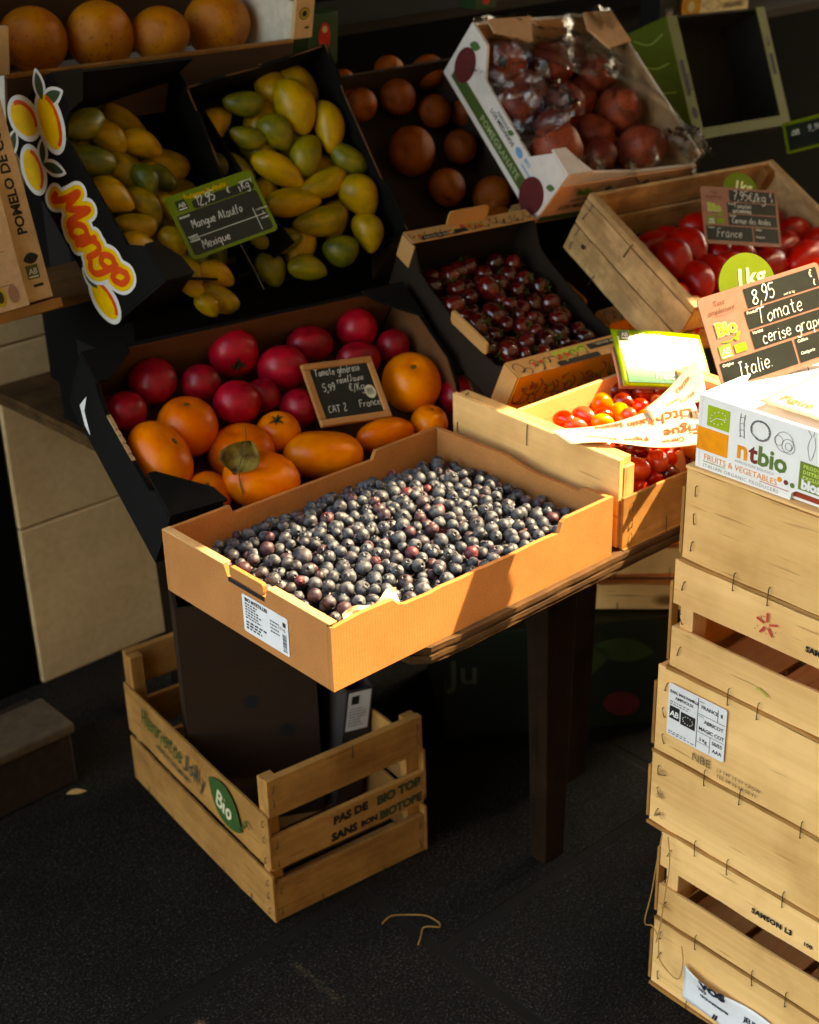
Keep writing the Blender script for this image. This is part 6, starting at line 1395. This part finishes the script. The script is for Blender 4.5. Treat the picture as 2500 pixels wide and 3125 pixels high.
# dried leaf lying on the orange tomatoes
lc = V(FR['tomato'][15][:3]); l2 = V(FR['tomato'][17][:3])
d15, d17 = (lc - CAM_POS).dot(fw) - FR['tomato'][15][4]*1.03, (l2 - CAM_POS).dot(fw) - FR['tomato'][17][4]*.79
dep = min(d15, d17) - .001
nrm = (to_cam(lc) + up*.42).normalized(); lp = CAM_POS + (fw + rt*((509 - 862.5)/3174.8) - up*((962 - 1078)/3174.8))*dep
yv = (rt*.30 + up*.95).normalized(); xv = yv.cross(nrm).normalized(); yv = nrm.cross(xv); LM = Matrix(((xv.x, yv.x, nrm.x, lp.x), (xv.y, yv.y, nrm.y, lp.y), (xv.z, yv.z, nrm.z, lp.z), (0, 0, 0, 1)))
lt = NT('dried_leaf', .75, .2); mp = lt.coord(False); n = lt.noise(mp, 55, 4); r_ = lt.ramp(n, 0, (.35, lin(66, 44, 18)), (.52, lin(112, 88, 34)), (.66, lin(126, 112, 48))); lt.color(r_); lt.bump(n, 0, .4, .002)
def leaf_fn(u, v):
    t = -1 + 2*v; wd = .027*max(0, 1 - abs(t)**2.2)**.75*(1 - .38*t); x = (2*u - 1)*wd
    return (x + .004*t, .027*t, .007*abs(2*u - 1)**1.6 - .004*t*t + .0022*math.sin(9*u + 4*v))
o = obj('dried_leaf', MB().grid(leaf_fn, 12, 14).mesh('dried_leaf', lt.m, True), None, LM); o.modifiers.new('thick', 'SOLIDIFY').thickness = .0005
tag(o, 'brown dried leaf lying on two orange tomatoes', 'leaf')
m = MB().tube(smooth_line([(-.012, .045, .003), (-.004, .030, .001), (.001, .005, .0058), (.003, -.02, .0045), (.010, -.036, -.004), (.020, -.050, -.010)]), [.0010]*21, 5); m.build('midrib', flat('leaf_rib', (92, 74, 30), .8), o)

def ranked(rows, word, where, top=True):
    idx = sorted(range(len(rows)), key=lambda i: -view_xy(rows[i][:3])[1]); L = {}
    for r_, i in enumerate(idx): L[i] = (f'topmost {word} {where}' if r_ == 0 else f'lowest {word} {where}' if r_ == len(idx) - 1 else f'{nth(r_ + 1)} {word} from the top {where}')
    return L
# mangoes
MGY = fruit_skin('yellow_mango_skin', (126, 108, 12), (198, 154, 20), .42, .4, 1.5, ((120, 90, 30), 26, .30), vrand=.22, nscale=(1, 1, 1))
MGG = fruit_skin('green_mango_skin', (72, 84, 16), (146, 130, 22), .42, .4, 1.3, ((90, 80, 30), 24, .30), vrand=.2)
mg_y = [mango_mesh('mango', MGY, s) for s in range(4)]; mg_g = [mango_mesh('mango', MGG, s + 9) for s in range(3)]
msc = MB().grid(lambda u, v: (-1.0 + .004 - .012*(1 - v), .06*(.1 + v)*math.cos(6.2832*u) - .1, .06*(.1 + v)*math.sin(6.2832*u)), 10, 2).mesh('stem_scar', flat('mango_scar', (70, 52, 26), .9), True)
for key, green, where, grp in (('mangoL', {0, 3, 5, 18, 12, 20, 24, 29, 33}, 'in the printed mango box at the left', 'mangoes in the printed box'), ('mangoR', {0, 3, 4, 5, 6, 7, 14, 15, 17, 18, 16}, 'in the plain black mango box', 'mangoes in the plain box')):
    L = ranked(FR[key], 'mango', where)
    for i, (x, y, z, a_, b_, ax, ay, az) in enumerate(FR[key]):
        c = V((x, y, z)); X = V((ax, ay, az))
        if i % 3 == 0: X = -X
        rot = axes_from(X, to_cam(c) + V((rnd(-.4, .4), rnd(-.4, .4), .3))) @ Matrix.Rotation(rnd(-.5, .5), 4, 'X')
        o = obj('mango', random.choice(mg_g if i in green else mg_y), None, placed(c, rot, a_*1.22, b_*1.12, b_*1.12))
        tag(o, ('greenish ' if i in green else 'yellow ') + L[i] if not L[i].startswith(('topmost', 'lowest')) and False else L[i] + (', rather green' if i in green else ', ripe yellow'), 'mango', grp)
        obj('stem_scar', msc, o)
# pomelos
PO = fruit_skin('pomelo_skin', (186, 100, 14), (222, 142, 26), .42, .45, 2.0, ((150, 90, 30), 9, .32), vrand=.15, bump=.25, bscale=46)
po_m = [tomato_mesh('pomelo', PO, 0, 0, .96, s, nose=.05) for s in (11, 12, 13)]
PL = ['leftmost pomelo of the front row, with a dark blotch near its top', 'brightest and biggest pomelo, second from the left in the front row', 'narrow pomelo third from the left in the front row', 'rightmost pomelo of the front row beside the white crate wall', 'pomelo behind the gap between the second and third front pomelos', 'pomelo cut off by the left picture edge behind the front row', 'pomelo behind the third and fourth front pomelos', 'pomelo cut off by the top edge behind the second front one']
for i, (x, y, z, a_, b_, ax, ay, az) in enumerate(FR['pomelo']):
    c = V((x, y, z)); d = (to_cam(c)*.3 + rt*(-.1) + up*.75 + V((rnd(-.3, .3), rnd(-.3, .3), 0))).normalized() if i else (to_cam(c)*.55 + rt*.2 + up*.75).normalized()
    o = obj('pomelo', po_m[i % 3], None, placed(c, zaxis(d, i), b_*1.03, b_*1.03, a_*1.03)); tag(o, PL[i], 'pomelo', 'pomelos in the top crate')
    obj('stem_scar', scar_m, o, Matrix.Translation((0, 0, .80)) @ Matrix.Scale(.8, 4))
# dim oranges
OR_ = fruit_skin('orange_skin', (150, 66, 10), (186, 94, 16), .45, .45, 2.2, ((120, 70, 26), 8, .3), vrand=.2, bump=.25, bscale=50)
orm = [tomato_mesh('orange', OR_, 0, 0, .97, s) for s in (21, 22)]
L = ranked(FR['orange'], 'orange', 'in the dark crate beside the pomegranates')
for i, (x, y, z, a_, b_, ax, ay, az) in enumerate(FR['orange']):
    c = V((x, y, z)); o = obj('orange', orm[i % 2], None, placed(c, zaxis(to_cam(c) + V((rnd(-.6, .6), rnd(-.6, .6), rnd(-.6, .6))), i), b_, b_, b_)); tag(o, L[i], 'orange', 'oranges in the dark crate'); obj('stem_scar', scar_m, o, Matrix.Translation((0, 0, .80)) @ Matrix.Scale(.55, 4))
# pomegranates
PGR = fruit_skin('pomegranate_skin', (92, 26, 18), (156, 70, 44), .52, .3, 2.0, ((110, 60, 40), 12, .34), vrand=.25)
pgm = [pomegranate_mesh('pomegranate', PGR, s) for s in (1, 2, 3)]
crm = MB().disc(Fr((0, 0, .82), (1, 0, 0), (0, 1, 0)), 0, 0, .29, .04, 16).mesh('crown_hole', INK)
dirs = [(-.05, .05, 1), (-.3, -.05, 1), (.3, .7, -.3), (.2, -.4, -.6), (.25, .2, .8), (.5, .3, -.5), (-.3, .3, -.6), (.3, -.6, .2), (0, 0, -1), (-.3, .4, -.4)]
L = ranked(FR['pomegr'], 'pomegranate', 'in the film wrapped box'); dirs += [(rnd(-1, 1), rnd(-1, 1), rnd(-.5, .5)) for _ in range(30)]
for i, (x, y, z, a_, b_, ax, ay, az) in enumerate(FR['pomegr']):
    c = V((x, y, z)); q = dirs[i]; d = rt*q[0] + up*q[1] + to_cam(c)*q[2]
    o = obj('pomegranate', pgm[i % 3], None, placed(c, zaxis(d, i), b_*1.12, b_*1.12, b_*1.12)); tag(o, L[i] + (' crown facing out' if i in (0, 1, 4) else ''), 'pomegranate', 'pomegranates in the wrapped box'); obj('crown_hole', crm, o)
# plum tomatoes
PLT = fruit_skin('plum_tomato_skin', (132, 10, 6), (190, 20, 12), .30, .38, 1.6, None, coat=.06, vrand=.2)
plm = [mango_mesh('plum_tomato', PLT, s + 30) for s in range(3)]
for me in plm:
    for v in me.vertices: v.co.y *= 1.0; v.co.x *= 1 - .05*abs(v.co.y)
cal_s = calyx_mesh('calyx', GRCAL, 5, .7, 5, 0)
L = ranked(FR['crateP'], 'plum tomato', 'in the tilted wooden crate')
for i, (x, y, z, a_, b_, ax, ay, az) in enumerate(FR['crateP']):
    c = V((x, y, z)); o = obj('plum_tomato', plm[i % 3], None, placed(c, axes_from(V((ax, ay, az)), to_cam(c)), a_*1.15, b_*1.2, b_*1.2)); tag(o, L[i], 'tomato', 'plum tomatoes in the tilted crate')
# dark cherry tomatoes with stems
DCH = fruit_skin('dark_cherry_tomato_skin', (44, 8, 8), (104, 20, 16), .16, .6, 1.4, None, coat=.25, vrand=.2)
dcm = [tomato_mesh('cherry_tomato', DCH, 5, .10, .86, s + 40, 28, 16) for s in range(3)]
cal_g = calyx_mesh('calyx', GRCAL, 5, .8, 8, .5, .22)
L = ranked(FR['marche'], 'dark tomato', 'in the orange fronted carton')
for i, (x, y, z, a_, b_, ax, ay, az) in enumerate(FR['marche']):
    c = V((x, y, z)); d = to_cam(c)*rnd(-.3, .5) + rt*rnd(-.9, .9) + up*rnd(-.8, .8)
    o = obj('cherry_tomato', dcm[i % 3], None, placed(c, zaxis(d, i), b_*1.3, a_*1.3, b_*1.3)); tag(o, L[i], 'tomato', 'dark tomatoes in the orange fronted carton')
    obj('calyx', cal_g, o, Matrix.Translation((0, 0, .72)))
# small mixed tomatoes in the wooden crate
CT = {'r': fruit_skin('red_cherry_skin', (196, 22, 6), (232, 52, 14), .16, .55, 1.5, None, coat=.25, vrand=.15), 'o': fruit_skin('orange_cherry_skin', (222, 84, 4), (240, 124, 16), .16, .55, 1.5, None, coat=.25, vrand=.15),
      'y': fruit_skin('yellow_cherry_skin', (232, 130, 24), (244, 160, 48), .16, .55, 1.5, None, coat=.25, vrand=.1), 'b': fruit_skin('brown_cherry_skin', (92, 20, 6), (150, 40, 10), .16, .55, 1.2, None, coat=.25, vrand=.2), 'p': fruit_skin('pink_cherry_skin', (216, 66, 40), (236, 98, 66), .18, .55, 1.5, None, coat=.25, vrand=.1)}
ctm_ = {k: [mango_mesh('cherry_tomato', mt, s + 60, 22, 16) for s in range(2)] for k, mt in CT.items()}
NMC = {'r': 'red', 'o': 'orange', 'y': 'yellow', 'b': 'brown', 'p': 'pink'}
kinds = 'rpobbbrrobyryporpb' + 'bobrbrrbrrr'
kinds = 'rpobbbrboby' + 'rypopobo' [:7] + 'rbrobrbrb'
L = ranked(FR['crateT'], 'small tomato', 'in the clean poplar crate')
for i, (x, y, z, a_, b_, ax, ay, az) in enumerate(FR['crateT']):
    c = V((x, y, z)); k = kinds[i % len(kinds)]
    X = V((ax, ay, az)) if a_ > b_*1.12 else V((rnd(-1, 1), rnd(-1, 1), rnd(-.3, .3)))
    o = obj('cherry_tomato', ctm_[k][i % 2], None, placed(c, axes_from(X, to_cam(c)), a_*1.1, b_*1.15, b_*1.15)); tag(o, L[i] + ', ' + NMC[k], 'tomato', 'small tomatoes in the poplar crate')
    if i in (2, 3, 4, 5, 7, 8, 21, 12): obj('calyx', cal_g, o, Matrix.Translation((-.97, 0, 0)) @ Matrix.Rotation(R(-90), 4, 'Y') @ Matrix.Scale(.6, 4))

# ---------------------------------------------------------------- blueberries
BM = berry_mat('blueberry_skin', False); BMI = berry_mat('blueberry_heap_skin', True)
bgeo = [berry_mesh('blueberry', None, s, s % 3 != 2) for s in range(6)]
bme = [MB().add(vs, fs).mesh('blueberry', BM, True) for vs, fs in bgeo]
def heap(x, y):
    u, v = x/TA, y/TB
    edge = min(1, min(u, 1 - u)/.10, min(1 - v, 1)/.16)
    front = min(1, v/.10 + .45)
    return .049 + .022*math.sin(math.pi*min(max(u, 0), 1))**.6*math.sin(math.pi*(.18 + .74*v))**.8*front - .014*(1 - edge)
rg = random.Random(11); cells = {}; BER = []; cs = .023
def rest(x, y, r):
    z = heap(x, y) - .018 + r*.3; ci, cj = int(x/cs), int(y/cs)
    for i in (ci-1, ci, ci+1):
        for j in (cj-1, cj, cj+1):
            for (bx, by, bz, br) in cells.get((i, j), ()):
                d2 = (x-bx)**2 + (y-by)**2; s = r + br
                if d2 < s*s*.97: z = max(z, bz + math.sqrt(max(0, s*s*.95 - d2)))
    return z
for n in range(1500):
    r = min(.0112, max(.0066, rg.gauss(.0088, .0011))); best = None
    for k in range(9):
        x, y = rg.uniform(.0085 + r, TA - .0085 - r), rg.uniform(.0085 + r, TB - .0085 - r); z = rest(x, y, r); sc = z - heap(x, y)
        if best is None or sc < best[0]: best = (sc, x, y, z)
    if best[0] > .006: continue
    _, x, y, z = best; cells.setdefault((int(x/cs), int(y/cs)), []).append((x, y, z, r)); BER.append((x, y, z, r))
cl_ = CAM_POS - V((0, 0, TZ)); vis = []
P = [V(b[:3]) for b in BER]
for i, p in enumerate(P):
    d = (cl_ - p); dist = d.length; d = d/dist; cov = 0
    for j, q in enumerate(P):
        if i == j or abs(q.x - p.x) > .045 or abs(q.y - p.y) > .05: continue
        w = q - p; t = w.dot(d)
        if t > 0:
            pd = (w - d*t).length; lim = BER[i][3] + BER[j][3]
            if pd < lim: cov += max(0, 1 - pd/lim)**1.3
    vis.append((cov > .55, dist, i))
vis.sort(); own = [i for c, d, i in vis[:300]]; rest_ = [i for c, d, i in vis[300:]]
def berry_rot():
    d = V((rg.gauss(-.25, .6), rg.gauss(-.35, .6), rg.gauss(.55, .6))); return zaxis(d, rg.uniform(0, 6.28))
for i in own:
    x, y, z, r = BER[i]
    o = obj('blueberry', rg.choice(bme), None, placed((x, y, z + TZ), berry_rot(), r, r*rg.uniform(.96, 1.04), r*rg.uniform(.92, 1)))
    tag(o, 'one of the many dusty blue black blueberries heaped in the cardboard tray', 'blueberry', 'blueberries in the front tray')
m = MB()
for i in rest_:
    x, y, z, r = BER[i]; vs, fs = rg.choice(bgeo); M = placed((x, y, z + TZ), berry_rot(), r, r, r*.96)
    m.add([M @ V(v) for v in vs], fs)
tag(m.build('blueberries', BMI, None, True), 'remaining blueberries lower and further back in the cardboard tray heap', 'blueberries', None, 'stuff')


# ---------------------------------------------------------------- small and dim things
# green cartons on the back shelf
def little(name, M, dims, mat, label, cat='box'):
    t = thing(name, M, label, cat); MB().box(0, dims[0], 0, dims[1], 0, dims[2]).build('body', mat, t, bev=.001); return t
GC = flat('bottle_green_card', (44, 74, 44), .5)
t = little('small_carton', pose((.79, 1.0, 1.165), -2, 6), (.066, .05, .092), GC, 'small green carton with a red figure, right of the pomelo crate')
f = Fr((0, -.0004, 0), (1, 0, 0), (0, 0, 1)); MB().disc(f, .036, .050, .013, .0002, 16, .026).build('red_print', RED, t); MB().disc(f, .036, .064, .006, .0006, 12).build('pale_print', flat('cream_print', (206, 196, 160)), t)
t = little('small_carton', pose((1.31, 1.1, 1.2005), -3, 0), (.055, .05, .075), GC, 'small green carton standing behind the pomegranate box')
MB().disc(f, .028, .016, .009, .0002, 14).build('red_print', RED, t)
KS = thing('shelf', pose((1.80, 1.06, 1.10)), 'dark shelf at the top right holding the printed packs', 'shelf')
MB().box(0, .9, 0, .3, -.02, -.001).build('board', flat('dark_shelf', (44, 36, 30), .8), KS)
t = little('fruit_pack', pose((1.99, 1.08, 1.10), -3, 0), (.20, .06, .10), flat('cream_pack', (222, 214, 170), .5), 'cream organic fruit pack with a kiwi slice, at the top right edge')
f = Fr((0, -.0006, 0), (1, 0, 0), (0, 0, 1))
MB().disc(f, -.005, .035, .034, .0004, 22).build('printed_slice', flat('kiwi_gold', (196, 138, 30)), t); MB().disc(f, -.005, .035, .012, .0008, 14).build('printed_core', flat('cream_print', (206, 196, 160)), t)
m = MB().text('ORGANIC', f, .105, .020, .0165, 0, .0006, 1, 'L', .0004); m.build('lettering', INK, t)
MB().text('BIO', f, .115, .050, .02, .2, .0006, 1, 'L', .0004).build('lettering', RED, t); m = MB().stroke(smooth_line([(.02, .05), (.06, .02), (.10, .03), (.07, .045), (.03, .03)]), f, .0016); m.build('printed_curve', BROWN, t)
t = little('fruit_pack', pose((1.885, 1.09, 1.10), -3, 0), (.066, .06, .10), INK, 'black pack with a small organic logo, left of the cream pack')
ab_logo(f, .018, .012, .026, t, flat('grey_logo', (90, 90, 84)))
# stack of flat crates and a green carton in the dark under the table
for k in range(3):
    t = thing('wooden_crate', pose((.835, .475 + .006*k, .232 + k*.066), -45 + 3*k), ('lowest', 'middle', 'topmost')[k] + ' of the three pale crates stacked in the dark under the table', 'crate', 'crates under the table')
    slat_crate(t, .36, .22, .058, [(.004, .056)], [(.004, .056)], WX, WY, WZ)
    m = MB(); ff = face_fr('front', .36, .22, .06)
    for x in (.07, .16, .26): staple(m, ff, x, .006, .022)
    m.build('staple', STEEL, t)
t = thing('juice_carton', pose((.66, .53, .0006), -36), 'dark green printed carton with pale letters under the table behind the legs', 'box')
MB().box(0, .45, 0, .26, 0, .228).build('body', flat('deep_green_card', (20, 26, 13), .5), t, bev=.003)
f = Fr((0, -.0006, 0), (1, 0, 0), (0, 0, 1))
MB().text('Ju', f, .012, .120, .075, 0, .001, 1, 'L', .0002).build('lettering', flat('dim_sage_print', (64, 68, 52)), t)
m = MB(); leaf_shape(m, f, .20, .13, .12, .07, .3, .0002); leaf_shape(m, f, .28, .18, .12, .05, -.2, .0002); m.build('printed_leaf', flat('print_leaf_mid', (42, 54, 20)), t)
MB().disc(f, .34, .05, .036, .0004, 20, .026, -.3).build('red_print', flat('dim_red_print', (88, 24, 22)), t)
# twig, leaf scraps, grit
def litter(name, path, r, label, mat, cat):
    return tag(MB().tube(smooth_line(path), r, 5).build(name, mat, None, True), label, cat)
STRAW = flat('straw', (150, 108, 52), .8)
litter('straw', [(.242, .225, .003), (.262, .226, .006), (.285, .213, .003), (.303, .188, .006), (.309, .166, .003), (.302, .156, .004), (.292, .164, .006), (.282, .172, .004), (.266, .160, .003), (.251, .150, .003)], .0011, 'thin bent straw lying on the pavement right of the crate', STRAW, 'straw')
t = MB().grid(lambda u, v: (.052 + .032*u, .874 - .018*u + .010*(v - .5)*math.sin(3.1*u + .1), .004 + .006*math.sin(3*u)*v), 8, 3).build('leaf_scrap', flat('pale_leaf', (176, 140, 82), .8), None, True); tag(t, 'pale leaf scrap on the pavement at the foot of the door step', 'leaf')
